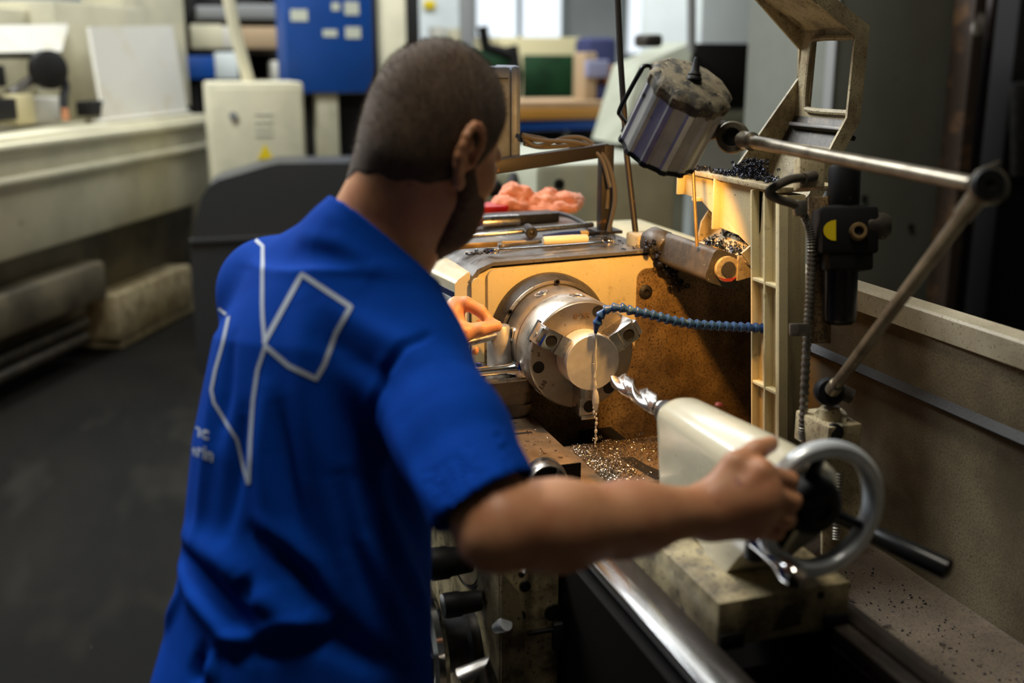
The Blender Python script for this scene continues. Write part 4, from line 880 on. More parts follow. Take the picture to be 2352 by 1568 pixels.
# blue cabinet
bc = thing('tool_cabinet', 'tall royal blue steel cabinet with pale stickers behind the worker', 'cabinet', PX(755, 215, -5.4))
bgbox(-5.4, 662, -70, 852, 214, .5).build('cabinet_body', m_blue, bc)
for (x0, y0, x1, y1) in ((668, 22, 706, 48), (762, 6, 780, 24), (792, 4, 824, 34), (742, 68, 774, 84), (794, 62, 828, 88)):
    bgbox(-5.395, x0, y0, x1, y1, .004, bev=0).build('sticker', m_sticker, bc)
bgbox(-5.45, 736, 210, 776, 420, .3, True).build('cabinet_leg', m_bgcream, bc); bgbox(-5.6, 640, 214, 900, 420, .2, True).build('cabinet_base', m_dark, bc)
b = M(); b.tube([PX(518, -40, -5.0), PX(537, 60, -5.0), PX(572, 192, -5.0)], .035, 12); tag(b.build('leaning_pole', m_bgcream), 'pale leaning pole left of the royal blue cabinet', 'pole')
# shelving with stock left of the blue cabinet
sh = thing('stock_shelf', 'dark steel stock shelf left of the royal blue cabinet', 'shelf', PX(550, 420, -7.2))
for x in (428, 652): bgbox(-7.2, x, -60, x+14, 420, .5, True).build('upright', m_dark, sh)
for y in (44, 112, 182): bgbox(-7.2, 428, y, 660, y+14, .5).build('shelf_board', m_iron, sh)
bgbox(-7.68, 428, -60, 660, 420, .02, True).build('back_sheet', m_dark, sh)
for i, (x0, y0, x1, y1, mm, nm, lab, ct) in enumerate(((452, 14, 522, 44, m_greybox, 'grey_crate', 'grey crate on the top board of the stock shelf', 'crate'), (545, 10, 640, 44, m_greybox, 'steel_block', 'long grey block on the top board of the stock shelf', 'block'), (440, 56, 510, 112, m_bgcream, 'cream_carton', 'cream carton on the middle board of the stock shelf', 'carton'), (512, 60, 540, 112, m_bgwhite, 'white_can', 'narrow white can beside the cream carton', 'can'), (556, 62, 636, 112, m_tanbox, 'tan_carton', 'tan carton on the middle board right of the pole', 'carton'), (425, 128, 492, 182, m_blue, 'blue_crate', 'small blue crate on the lowest shelf board', 'crate'), (496, 120, 545, 182, m_bgpale, 'pale_motor', 'pale grey motor on the lowest shelf board', 'motor'), (625, 140, 662, 186, m_bgwhite, 'white_bag', 'small white bag at the right end of the lowest shelf board', 'bag'))):
    tag(bgbox(-7.12, x0, y0, x1, y1, .25).build(nm, mm), lab, ct)
# things between blue cabinet and the glowing panel
tag(bgbox(-7.5, 856, -60, 888, 420, .3, True).build('black_post', m_dark), 'black post right of the royal blue cabinet', 'post')
tag(bgbox(-7.2, 889, -60, 930, 420, .2, True).build('cream_post', m_bgcream), 'cream post between two black posts behind the head', 'post')
tag(bgbox(-7.4, 932, -60, 962, 420, .3, True).build('black_post', m_dark), 'black post right of the cream post behind the head', 'post')
gm = thing('grey_machine', 'grey-green machine column above the head of the worker', 'machine', PX(1030, 300, -9)); bgbox(-9, 964, -60, 1062, 420, .6, True).build('machine_column', m_bgpale, gm); bgbox(-8.9, 1066, -60, 1092, 420, .4, True).build('machine_rail', m_greybox, gm); bgbox(-8.95, 975, 0, 1000, 20, .04).build('yellow_tag', m_yellow, gm)
for x0, y0, x1, y1, mm, nm, lab in ((985, 62, 1020, 130, m_bgwhite, 'white_drum', 'small white drum just above the head'), (1024, 66, 1058, 140, m_bgcream, 'cream_drum', 'cream drum right of the small white drum')):
    b = M(); p = PX((x0+x1)/2, y0, -8.0); q = PX(1030, 132, -7.75); r = (PX(x1, y0, -7.8).y-PX(x0, y0, -7.8).y)/2; b.cyl((p.x, p.y, q.z+.001), (p.x, p.y, p.z), r, None, 20); tag(b.build(nm, mm), lab, 'drum')
st = tag(bgbox(-7.75, 968, 132, 1062, 420, .5, True).build('low_cabinet', m_dark), 'low dark cabinet carrying the small drums behind the head', 'cabinet')
# yellow cream machine with green panels
ym = thing('milling_machine', 'yellow cream machine with dark green panels beyond the bench', 'machine', PX(1260, 300, -7.2))
bgbox(-7.2, 1150, 86, 1338, 260, .8, True).build('machine_body', m_ycream, ym); bgbox(-7.18, 1202, 126, 1318, 232, .03).build('green_panel', m_green, ym); bgbox(-6.9, 1090, 116, 1172, 240, .25, True).build('green_panel', m_green, ym)
b = M(); b.tube([PX(1176, 105, -6.8), PX(1186, 170, -6.8), PX(1180, 232, -6.8)], .05, 10); b.build('black_column', m_dark, ym); b = M(); b.tube([PX(1108, 60, -6.8), PX(1116, 108, -6.8), PX(1150, 118, -6.8), PX(1180, 130, -6.8)], .045, 10); b.build('black_arm', m_dark, ym)
# wooden bench
bn = thing('work_bench', 'wooden workbench with orange front edge and blue steel frame', 'bench', PX(1340, 320, -4.6))
BX = -4.78; p0, p1 = PX(1150, 252, BX), PX(1428, 252, BX)
b = M(); b.box((BX-.65, p0.y, p0.z), (BX, p1.y, p0.z+.045), .006); b.build('bench_top', m_wood, bn)
b = M(); b.box((BX-.02, p0.y, PX(1300, 274, BX).z), (BX+.015, p1.y, p0.z+.004), .006); b.build('bench_edge', m_woodedge, bn)
b = M(); b.box((BX-.55, p0.y, PX(1300, 298, BX).z), (BX-.01, p1.y, PX(1300, 275, BX).z), .006); b.build('bench_rail', m_blue, bn)
for x in (1302, 1424): bgbox(BX-.05, x-6, 290, x+4, 420, .06, True).build('bench_leg', m_greybox, bn)
bgbox(BX-.5, 1190, 296, 1425, 420, .05, True).build('back_sheet', m_dark, bn)
for x0, y0, x1, y1, mm, nm, lab, ct in ((1342, 120, 1372, 240, m_tanbox, 'tan_carton', 'tan carton standing on the wooden bench', 'carton'), (1372, 195, 1425, 240, m_navy, 'navy_case', 'navy case on the wooden bench', 'case'), (1350, 138, 1400, 178, m_lav, 'lavender_bag', 'lavender bag heaped on the wooden bench', 'bag'), (1392, 150, 1420, 196, m_skinfar, 'orange_box', 'orange-brown box on the wooden bench', 'box')):
    tag(bgbox(BX-.2 if nm != 'lavender_bag' else BX-.15, x0, y0, x1, y1 if nm in ('tan_carton', 'navy_case') else y1, .2).build(nm, mm), lab, ct)
tag(bgbox(-6.0, 1348, 86, 1420, 300, .3, True, .04).build('navy_cover', m_navy), 'navy covered unit behind the wooden bench', 'cover')
# grey-green machine close behind the headstock
gg = thing('neighbour_machine', 'grey-green machine with round knob just behind the headstock', 'machine', (-2.2, .9, 0))
p0, p1 = PX(1228, 560, -1.75), PX(1560, 352, -1.75)
b = M(); b.box((-2.6, p0.y, .72), (-1.75, p1.y, p1.z-.02), .03); b.build('machine_body', m_bggreen, gg)
b = M(); b.box((-2.55, p0.y+.1, 0), (-1.85, p1.y-.1, .73)); b.build('machine_plinth', m_dark, gg)
b = M(); c = PX(1283, 422, -1.745); b.rev([(0, 0), (.017, 0), (.017, .012), (0, .014)], c, (1, 0, 0), 18); b.build('panel_knob', m_dark, gg)
q = PX(1150, 420, -1.9); b = M(); bgbox(-2.0, 1108, 388, 1222, 470, .5, False, .03, b); b.build('slide_block', m_bggreen, gg)
b = M(); c = PX(1180, 405, -1.95); b.tube([c, c+V((.1, -.05, -.05)), c+V((.16, -.12, -.02))], .018, 10); b.sph(c+V((.16, -.12, -.02)), .03, 12, 8); b.build('machine_handle', m_dark, gg)
# pale machine with dark opening
pm = thing('pale_machine', 'large pale grey machine with a dark square opening behind the lamp', 'machine', (-4.2, 2.4, 0))
bgbox(-3.9, 1590, -70, 1900, 520, .8, True, .02).build('machine_body', m_bgpale, pm)
bgbox(-3.88, 1588, 100, 1730, 252, .05, False, .005).build('dark_opening', m_dark, pm)
bgbox(-3.86, 1600, 254, 1726, 285, .06, False, .01).build('opening_sill', m_bggreen, pm)
bgbox(-3.87, 1729, 255, 1776, 292, .05, False, .005).build('blue_strip', m_blue, pm)
b = M(); q = [PX(1420, 330, -3.4), PX(1560, 330, -3.4), PX(1592, 96, -3.7), PX(1470, 150, -3.7)]; b.loft([q, [p+V((-.35, .0, 0)) for p in q]]); b.build('sloping_hood', m_bggreen, pm)
bgbox(-3.5, 1436, 320, 1580, 520, .3, True, .01).build('hood_base', m_bggreen, pm)
bgbox(-3.35, 1482, 78, 1526, 108, .15, False, .02).build('hood_cap', m_iron, pm)
b = M(); b.tube([PX(1588, -40, -3.3), PX(1588, 118, -3.3)], .022, 12); b.build('feed_pipe', m_greybox, pm)
# drab cabinet and dark right side
gc = thing('drab_cabinet', 'tall drab grey-green steel cabinet behind the splash guard', 'cabinet', (-2.3, 2.2, 0))
bgbox(-2.05, 1904, -80, 2228, 420, .7, True, .015).build('cabinet_body', m_bggrey, gc)
bgbox(-2.04, 1900, -80, 1932, 420, .06, True, .004).build('edge_strip', m_greybox, gc)
for px, py in ((2092, 520), (1985, 455)): b = M(); c = PX(px, py, -2.04); b.rev([(0, 0), (.014, 0), (.012, .01), (0, .012)], c, (1, 0, 0), 16); b.build('cabinet_knob', m_dark, gc)
tag(bgbox(-1.9, 2224, -80, 2250, 420, .12, True, .004).build('rusty_post', m_rustpost), 'rusty brown steel post at the right of the drab cabinet', 'post')
tag(bgbox(-2.2, 2250, -80, 2288, 420, .25, True, .01).build('maroon_column', m_maroon), 'dark maroon column right of the rusty post', 'column')
hd = thing('dark_press', 'dark shadowy machine at the right edge of the workshop', 'machine', (-2.8, 3.4, 0))
bgbox(-2.6, 2296, -80, 2600, 420, .5, True, .03).build('machine_body', m_dark, hd); b = M(); p = PX(2346, 190, -2.55); q = PX(2346, 400, -2.55); b.cyl(p, q, .05, None, 20); b.build('cylinder', m_black_steel, hd)
# electronics box and its frame behind the headstock
dro = thing('readout_box', 'grey readout box on a black frame behind the head of the worker', 'readout box', (-.55, .0, 1.38))
p0, p1 = PX(1040, 352, -.50), PX(1174, 152, -.50); pr1 = PX(1200, 152, -.50)
b = M(); b.box((-.585, p0.y, 1.383), (-.50, p1.y, p1.z), .008); b.build('case_front', m_dro, dro)
b = M(); b.box((-.64, p1.y+.0005, 1.381), (-.504, pr1.y, p1.z+.002), .010); b.build('case_side', m_dro, dro)
b = M(); b.box((-.501, p0.y+.02, 1.553), (-.4985, p1.y-.006, 1.5555)); b.build('case_groove', m_black, dro)
fr2 = thing('equipment_stand', 'black square tube stand standing on the back of the headstock', 'frame', (-.55, .2, 1.228))
k0, k1 = D(1100, 388, 2.16), D(1392, 344, 2.33)
b = M(); d = (k1-k0); b.obox((k0+k1)/2, d/2, d.cross(V((0, 0, 1))).normalized()*.011, V((0, 0, .014)), .002); b.build('frame_bar', m_rust, fr2)
kb = V((k1.x, k1.y, 1.2275)); b = M(); b.box(kb+V((-.014, -.014, 0)), k1+V((.014, .014, .012)), .003); b.build('frame_post', m_rust, fr2)
b = M(); b.box((kb.x-.03, kb.y-.03, 1.2275), (kb.x+.03, kb.y+.03, 1.234)); b.build('frame_foot', m_rust, fr2)
for i, (pt, lab) in enumerate((([(1200, 312, 2.25), (1240, 322, 2.28), (1330, 328, 2.30), (1382, 352, 2.315), (1405, 400, 2.31), (1412, 460, 2.31), (1398, 532, 2.32)], 'thick grey cable looping from the readout box down the frame post'), ([(1202, 318, 2.26), (1236, 336, 2.28), (1300, 316, 2.33), (1350, 322, 2.34), (1388, 366, 2.335), (1396, 420, 2.34), (1394, 480, 2.34)], 'second cable arching over the frame bar'), ([(1204, 330, 2.27), (1240, 338, 2.29), (1290, 336, 2.30), (1335, 334, 2.31), (1380, 362, 2.305), (1402, 430, 2.30)], 'third cable lying along the frame bar'), ([(1200, 308, 2.30), (1250, 318, 2.36), (1300, 335, 2.38), (1360, 340, 2.38)], 'thin cable behind the frame bar'))):
    b = M(); b.tube(bez([D(*p) for p in pt], 6), .0046 if i < 3 else .0030, 8); tag(b.build('signal_cable', m_cable), lab, 'cable', 'readout cables')
# ================================================================ light
def area(loc, target, sx, sy, power, col):
    l = bpy.data.lights.new('ceiling_tube_light', 'AREA'); l.shape = 'RECTANGLE'; l.size = sx; l.size_y = sy; l.energy = power; l.color = col
    o = bpy.data.objects.new('ceiling_tube_light', l); COL.objects.link(o); o.location = loc
    o.rotation_euler = (V(target)-V(loc)).to_track_quat('-Z', 'Y').to_euler(); return o
COOL = (.92, .97, 1.0)
area((-2.7, -1.9, 4.4), (-1.4, -1.0, 1.0), 3.0, .9, 320, COOL)
area((-6.5, -2.2, 4.5), (-6.5, -1.5, 0), 4.5, .7, 190, COOL)
area((-6.4, 1.9, 4.5), (-7.2, 2.2, 0), 3.2, 3.0, 300, COOL)
area((.3, -.35, 4.45), (.3, -.3, 0), 1.4, .5, 62, (1.0, .93, .78))
w = bpy.data.worlds.new('dim_workshop_air'); SC.world = w; w.use_nodes = True
w.node_tree.nodes['Background'].inputs[0].default_value = (.85, .92, 1, 1); w.node_tree.nodes['Background'].inputs[1].default_value = .005
# the machine lamp's halogen bulb
l = bpy.data.lights.new('halogen_bulb', 'SPOT'); l.energy = 16; l.color = (1.0, .50, .12); l.spot_size = math.radians(110); l.spot_blend = .14; l.shadow_soft_size = .014
o = bpy.data.objects.new('halogen_bulb', l); COL.objects.link(o); o.location = Lc+la*(LL-.014)
o.rotation_euler = V((-.72, -.10, -.68)).to_track_quat('-Z', 'Y').to_euler()
SC.view_settings.view_transform = 'Standard'; SC.view_settings.look = 'None'; SC.view_settings.gamma = 1; SC.view_settings.use_curve_mapping = False
SC.view_settings.exposure = 0
# ================================================================ the worker (signed-distance body -> one continuous mesh)
def A3(v): return np.array(v, dtype=np.float32)
class Cone:
    def __init__(s, a, b, ra, rb, k=.02):
        s.a, s.b, s.ra, s.rb, s.k = A3(a), A3(b), ra, rb, k
        s.c = (s.a+s.b)/2; s.R = float(np.linalg.norm(s.b-s.a))/2+max(ra, rb)
    def d(s, P):
        ba = s.b-s.a; t = np.clip((P-s.a)@ba/max(1e-9, float(ba@ba)), 0, 1)
        return np.linalg.norm(P-s.a-t[:, None]*ba, axis=1)-(s.ra+(s.rb-s.ra)*t)
class Ell:
    def __init__(s, c, axes, r, k=.02):
        s.c = A3(c); s.M = np.array([list(Vector(a).normalized()) for a in axes], dtype=np.float32); s.r = A3(r); s.k = k; s.R = float(max(r))
    def d(s, P):
        q = (P-s.c)@s.M.T; k0 = np.linalg.norm(q/s.r, axis=1); k1 = np.linalg.norm(q/(s.r*s.r), axis=1)
        return k0*(k0-1)/np.maximum(k1, 1e-6)
class Spine:
    """stack of ellipses along a curved spine: stations (centre, half-width, half-depth); lateral axis LAT, depth axis DEP"""
    def __init__(s, st, lat, dep, k=.03):
        s.p = np.array([list(q[0]) for q in st], np.float32); s.w = A3([q[1] for q in st]); s.dp = A3([q[2] for q in st]); s.lat, s.dep, s.k = A3(lat), A3(dep), k
        s.ax = s.p[-1]-s.p[0]; s.L = float(np.linalg.norm(s.ax)); s.ax = s.ax/s.L; s.h = (s.p-s.p[0])@s.ax
        s.c = s.p.mean(0); s.R = float(max(np.linalg.norm(s.p-s.c, axis=1)))+max(s.w.max(), s.dp.max())
    def d(s, P):
        h = (P-s.p[0])@s.ax; hc = np.clip(h, s.h[0], s.h[-1])
        C = np.stack([np.interp(hc, s.h, s.p[:, i]) for i in range(3)], 1); w = np.interp(hc, s.h, s.w); dd = np.interp(hc, s.h, s.dp)
        q = P-C; x = q@s.lat; y = q@s.dep; k = np.sqrt((x/w)**2+(y/dd)**2)+1e-6; k1 = np.sqrt((x/w**2)**2+(y/dd**2)**2)+1e-6
        d = k*(k-1)/k1; e = np.maximum(s.h[0]-h, h-s.h[-1])
        return np.where(e > 0, np.sqrt(np.maximum(d, 0)**2+e**2)+np.minimum(d, 0)*0, d).astype(np.float32)
def smin(a, b, k):
    h = np.maximum(k-np.abs(a-b), 0)/k; return np.minimum(a, b)-h*h*k*.25
def eval_prims(P, prims, bc, br):
    d = None
    for p in prims:
        if bc is not None and float(np.linalg.norm(p.c-bc))-p.R-br > .015+p.k: continue
        q = p.d(P); d = q if d is None else smin(d, q, p.k)
    return np.full(len(P), .5, np.float32) if d is None else d
def sdf_mesh(f, lo, hi, h, B=14):
    lo = np.array(lo); n = [int(math.ceil((b-a)/h/B))*B for a, b in zip(lo, hi)]
    val = np.full((n[0]+1, n[1]+1, n[2]+1), .5, np.float32)
    g = np.stack(np.meshgrid(*[np.arange(B+1)]*3, indexing='ij'), -1).reshape(-1, 3).astype(np.float32)*h
    br = B*h*math.sqrt(3)/2
    for i in range(0, n[0], B):
        for j in range(0, n[1], B):
            for k in range(0, n[2], B):
                o = lo+np.array((i, j, k))*h; bc = o+B*h/2
                d = f(bc[None].astype(np.float32), bc, br)
                if d is None: continue
                if abs(float(d[0])) > br*1.9+.02:
                    if d[0] < 0: val[i:i+B+1, j:j+B+1, k:k+B+1] = -.5
                    continue
                val[i:i+B+1, j:j+B+1, k:k+B+1] = f(g+o.astype(np.float32), bc, br).reshape(B+1, B+1, B+1)
    ins = val < 0
    N = np.array(n); cnt = np.zeros(n, np.int8)
    for dx in (0, 1):
        for dy in (0, 1):
            for dz in (0, 1): cnt += ins[dx:dx+n[0], dy:dy+n[1], dz:dz+n[2]]
    act = np.argwhere((cnt > 0) & (cnt < 8)); idx = -np.ones(n, np.int32); idx[tuple(act.T)] = np.arange(len(act))
    corners = [(a, b, c) for a in (0, 1) for b in (0, 1) for c in (0, 1)]
    cv = {c: val[act[:, 0]+c[0], act[:, 1]+c[1], act[:, 2]+c[2]] for c in corners}
    S = np.zeros((len(act), 3)); W = np.zeros(len(act))
    for c in corners:
        for ax in range(3):
            if c[ax]: continue
            e = list(c); e[ax] = 1; e = tuple(e); a, b = cv[c], cv[e]; m = (a < 0) != (b < 0)
            t = np.where(m, a/np.where(m, a-b, 1), 0); p = np.array(c, float)[None].repeat(len(act), 0); p[:, ax] += t
            S[m] += p[m]; W[m] += 1
    verts = lo + (act+S/W[:, None])*h
    faces = []
    for ax in range(3):
        a0 = val[:-1, :-1, :-1] < 0; sl = [slice(0, -1)]*3; sl[ax] = slice(1, None); a1 = val[tuple(sl)] < 0
        for s, (x, y) in ((1, (True, False)), (0, (False, True))):
            e = np.argwhere((a0 == x) & (a1 == y)); u, v = [(1, 2), (2, 0), (0, 1)][ax]
            e = e[(e[:, u] > 0) & (e[:, v] > 0)]
            q = []
            for du, dv in ((0, 0), (-1, 0), (-1, -1), (0, -1)):
                w = e.copy(); w[:, u] += du; w[:, v] += dv; q.append(idx[tuple(w.T)])
            q = np.stack(q, 1); q = q[(q >= 0).all(1)]
            faces.append(q if s else q[:, ::-1])
    return verts, np.concatenate(faces)
def np_mesh(name, v, f):
    me = bpy.data.meshes.new(name); me.vertices.add(len(v)); me.vertices.foreach_set('co', np.asarray(v, np.float32).ravel())
    me.loops.add(len(f)*4); me.loops.foreach_set('vertex_index', np.asarray(f, np.int32).ravel())
    me.polygons.add(len(f)); me.polygons.foreach_set('loop_start', np.arange(len(f), dtype=np.int32)*4)
    me.update(); me.validate(); return me
def smooth_verts(v, f, it, lam=.5):
    e = np.concatenate([f[:, [0, 1]], f[:, [1, 2]], f[:, [2, 3]], f[:, [3, 0]]]); e = np.concatenate([e, e[:, ::-1]])
    n = np.bincount(e[:, 0], minlength=len(v)).astype(float)
    for i in range(it):
        l = lam if i % 2 == 0 else -lam*1.04
        acc = np.stack([np.bincount(e[:, 0], weights=v[e[:, 1], k], minlength=len(v)) for k in range(3)], 1)/np.maximum(n, 1)[:, None]
        v = v + l*(acc-v)
    return v
def vnormals(v, f):
    n = np.cross(v[f[:, 2]]-v[f[:, 0]], v[f[:, 3]]-v[f[:, 1]]); out = np.zeros_like(v)
    for k in range(4):
        for c in range(3): out[:, c] += np.bincount(f[:, k], weights=n[:, c], minlength=len(v))
    return out/np.maximum(np.linalg.norm(out, axis=1), 1e-9)[:, None]

m_skin = mat('skin', (.60, .285, .145), .48, var=((.52, .205, .10), 22, .4, .7), specks=[((.40, .15, .09), 60, .64, .76)], bump=(260, .10), sss=.06)
m_hair = mat('short_brown_hair', (.115, .068, .036), .85, var=((.07, .040, .020), 60, .35, .65), bump=(420, .6), sheen=.15)
m_beard = mat('dark_stubble', (.075, .040, .023), .8, var=((.15, .075, .042), 150, .45, .7), bump=(400, .6))
m_shirt = mat('royal_blue_cotton', (.0008, .042, .30), .9, var=((.0008, .037, .27), 30, .4, .7), bump=(900, .12, .001), spec=.06)
m_print = mat('white_shirt_print', (.36, .40, .46), .7)
m_trouser = mat('black_work_trousers', (.012, .012, .014), .85, bump=(300, .3))
m_shoe = mat('black_work_shoe', (.02, .018, .016), .5)
m_eye = mat('eye_white', (.7, .68, .65), .15)
m_nail = mat('finger_nail', (.62, .36, .26), .3)

# ---- frames
Fh = V((-.50, .866, 0)).normalized(); pit = math.radians(30)
hf = (Fh*math.cos(pit)-V((0, 0, 1))*math.sin(pit)).normalized(); hs_ = Fh.cross(V((0, 0, 1))).normalized()
rol = math.radians(3); ht = hs_.cross(hf).normalized(); hs_, ht = (hs_*math.cos(rol)+ht*math.sin(rol)), (ht*math.cos(rol)-hs_*math.sin(rol))
H0 = D(1000, 292, 1.36)
def HP(f, s, t): return H0+hf*f+hs_*s+ht*t
AXH = (hf, hs_, ht)
head = [Ell(HP(-.001, 0, .006), AXH, (.088, .074, .096)), Ell(HP(-.010, 0, -.024), AXH, (.062, .068, .076), .03),
        Ell(HP(.040, 0, -.055), AXH, (.050, .058, .062), .03), Ell(HP(.055, 0, -.088), AXH, (.040, .046, .036), .03), Cone(HP(.070, -.010, -.108), HP(.070, .010, -.108), .021, .021, .02),
        Cone(HP(.018, .052, -.085), HP(.055, .030, -.108), .017, .016, .02), Cone(HP(.018, -.052, -.085), HP(.055, -.030, -.108), .017, .016, .02),
        Ell(HP(.060, .036, -.040), AXH, (.022, .024, .020), .02), Ell(HP(.060, -.036, -.040), AXH, (.022, .024, .020), .02),
        Cone(HP(.083, .032, .0), HP(.092, .0, .002), .010, .009, .015), Cone(HP(.083, -.032, .0), HP(.092, .0, .002), .010, .009, .015),
        Cone(HP(.092, 0, -.010), HP(.112, 0, -.044), .008, .011, .012), Cone(HP(.100, .010, -.046), HP(.100, -.010, -.046), .009, .009, .008),
        Cone(HP(.090, .016, -.074), HP(.090, -.016, -.074), .008, .008, .008), Cone(HP(.088, .014, -.083), HP(.088, -.014, -.083), .008, .008, .006)]
ears = []
for sg in (1, -1):
    ec_ = HP(-.010, sg*.073, -.042)
    def EP(f, t, o=0): return ec_+hf*(f*1.1)+ht*(t*1.15)+hs_*(sg*o)
    rim = bez([EP(.012, -.006, .002), EP(.016, .016, .006), EP(.006, .030, .010), EP(-.010, .029, .014), EP(-.019, .012, .016), EP(-.016, -.010, .014), EP(-.004, -.026, .007), EP(.006, -.032, .003)], 2)
    for p, q in zip(rim, rim[1:]): ears.append(Cone(p, q, .0048, .0048, .004))
    ears += [Ell(EP(-.002, -.001, .004), (hf, hs_, ht), (.016, .006, .026), .006), Ell(EP(.004, -.030, .004), AXH, (.007, .005, .009), .006), Cone(EP(-.004, .012, .008), EP(-.010, -.012, .009), .0045, .004, .006), Ell(EP(.013, -.004, .006), AXH, (.004, .004, .006), .004)]
LAT = V((.865, .455, -.16)).normalized(); DEP = V((-.455, .865, .18)); DEP = (DEP-LAT*DEP.dot(LAT)).normalized()
C7 = D(838, 560, 1.36)
neck = [Cone(HP(-.024, 0, -.058), C7+DEP*.015, .055, .066, .03), Cone(HP(.005, 0, -.075), C7+DEP*.045-V((0, 0, .01)), .050, .058, .03)]
RS, RE, RW = D(955, 835, 1.29), D(1143, 1213, 1.085), D(1632, 1172, 1.215)
LS = D(622, 668, 1.50)
LW = D(1006, 770, 1.86); LE = V((.03, -.475, 1.075))
T0, T1, T2, T3, T4 = D(690, 1640, 1.39), D(702, 1330, 1.40), D(722, 1040, 1.41), D(748, 800, 1.41), D(785, 640, 1.40)
torso = [Spine([(T0, .168, .120), (T1, .150, .105), (T2, .160, .112), (T3, .160, .104), (T4, .106, .072)], LAT, DEP), Cone(C7-V((0, 0, .03)), RS-LAT*.03, .054, .052, .04), Cone(C7-V((0, 0, .03)), LS+LAT*.02, .054, .052, .04)]
fa = (RW-RE).normalized(); ua = (RE-RS).normalized()
rarm = [Cone(RS, RS.lerp(RE, .5), .058, .050, .04), Cone(RS.lerp(RE, .4), RE, .049, .037, .03),
        Cone(RE, RE.lerp(RW, .26)-CUP*.002, .0360, .0425, .03), Cone(RE.lerp(RW, .26)-CUP*.003, RE.lerp(RW, .62)-CUP*.003, .0425, .0345, .03), Cone(RE.lerp(RW, .6), RW, .036, .0255, .03),
        Ell(RE-fa*.010+ua*.014-CUP*.004, (fa, ua, fa.cross(ua)), (.024, .024, .022), .02)]
larm = [Cone(LS, LE, .056, .040, .04), Cone(LE, LE.lerp(LW, .35), .040, .042, .03), Cone(LE.lerp(LW, .3), LW, .042, .026, .03)]
# right hand closed on the wheel rim
def chain(pts, radii, k=.004): return [Cone(p, q, a, b_, k) for p, q, a, b_ in zip(pts, pts[1:], radii, radii[1:])]
MR = [D(1748, 1082, 1.206), D(1754, 1126, 1.204), D(1744, 1172, 1.206), D(1728, 1212, 1.212)]
PR = [D(1812, 1104, 1.222), D(1818, 1150, 1.220), D(1806, 1192, 1.222), D(1782, 1222, 1.226)]
QR = [D(1806, 1112, 1.250), D(1812, 1156, 1.248), D(1800, 1196, 1.248), D(1778, 1224, 1.248)]
TR = [D(1780, 1116, 1.266), D(1784, 1158, 1.265), D(1774, 1197, 1.264), D(1756, 1224, 1.262)]
rhand_f = []
for m_, p_, q_, t_, r in zip(MR, PR, QR, TR, (.0108, .0112, .0106, .0092)):
    rhand_f.append(chain([m_, p_, q_, t_], [r*1.08, r, r*.90, r*.80]))
rhand_p = [Cone(RW, MR[1].lerp(MR[2], .5), .0260, .024, .02), Cone(RW+CUP*.008, MR[0], .020, .0125, .02), Cone(RW, MR[1], .021, .0128, .015), Cone(RW-CUP*.004, MR[2], .020, .0125, .015), Cone(RW-CUP*.012, MR[3], .0185, .0115, .02),
           Cone(MR[0], MR[1], .0125, .0128, .012), Cone(MR[1], MR[2], .0128, .0125, .012), Cone(MR[2], MR[3], .0125, .0112, .012)]
th = [D(1652, 1128, 1.212), D(1690, 1068, 1.218), D(1738, 1034, 1.232), D(1770, 1020, 1.246)]
rhand_t = [Cone(RW+CUP*.006, th[1], .022, .0150, .018)]+chain(th, [.019, .0142, .0118, .0095], .006)
tend = [Cone(RW.lerp(m_, .45)-FWD*.014, m_-FWD*.009, .0042, .0052, .010) for m_ in MR]
# left hand pinching the tool-post handle
def PL(px, py, d): return D(px, py, d)
ML = [PL(1046, 702, 1.905), PL(1040, 722, 1.925), PL(1036, 748, 1.935), PL(1034, 772, 1.94)]
lf = [chain([ML[0], PL(1070, 697, 1.900), PL(1103, 714, 1.900), PL(1127, 740, 1.900)], [.0140, .0125, .0108, .0090]),
      chain([ML[1], PL(1074, 722, 1.930), PL(1106, 740, 1.935), PL(1120, 757, 1.935)], [.0140, .0135, .0125, .0100]),
      chain([ML[2], PL(1070, 770, 1.945), PL(1094, 788, 1.945), PL(1090, 806, 1.935)], [.0108, .0098, .0088, .0078]),
      chain([ML[3], PL(1058, 806, 1.945), PL(1068, 822, 1.935), PL(1062, 826, 1.925)], [.0098, .0088, .0080, .0070])]
lthp = [PL(1018, 772, 1.875), PL(1058, 764, 1.875), PL(1104, 756, 1.880), PL(1140, 749, 1.892)]
lth = chain(lthp, [.0190, .0155, .0122, .0104], .006)
lp = [Cone(LW, ML[1].lerp(ML[2], .5), .025, .022, .02), Cone(LW, ML[0], .021, .0125, .018), Cone(LW, ML[3], .021, .0118, .018), Cone(ML[0], ML[1], .0125, .0122, .012), Cone(ML[1], ML[2], .0122, .012, .012), Cone(ML[2], ML[3], .012, .011, .012), Cone(LW, lthp[1], .024, .0165, .016), Cone(ML[0], lthp[0], .0145, .018, .016), Cone(ML[1], lthp[1], .0125, .0135, .014)]
base = head+neck+torso+rarm+larm
def hand_eval(P, bc, br, palm, fingers, thumb):
    d = eval_prims(P, palm, bc, br)
    for fgr in fingers:
        q = eval_prims(P, fgr, bc, br); d = smin(d, q, .0045)
    q = eval_prims(P, thumb, bc, br); return smin(d, q, .010)
RHc, LHc = A3(D(1735, 1130, 1.23)), A3(D(1075, 755, 1.91))
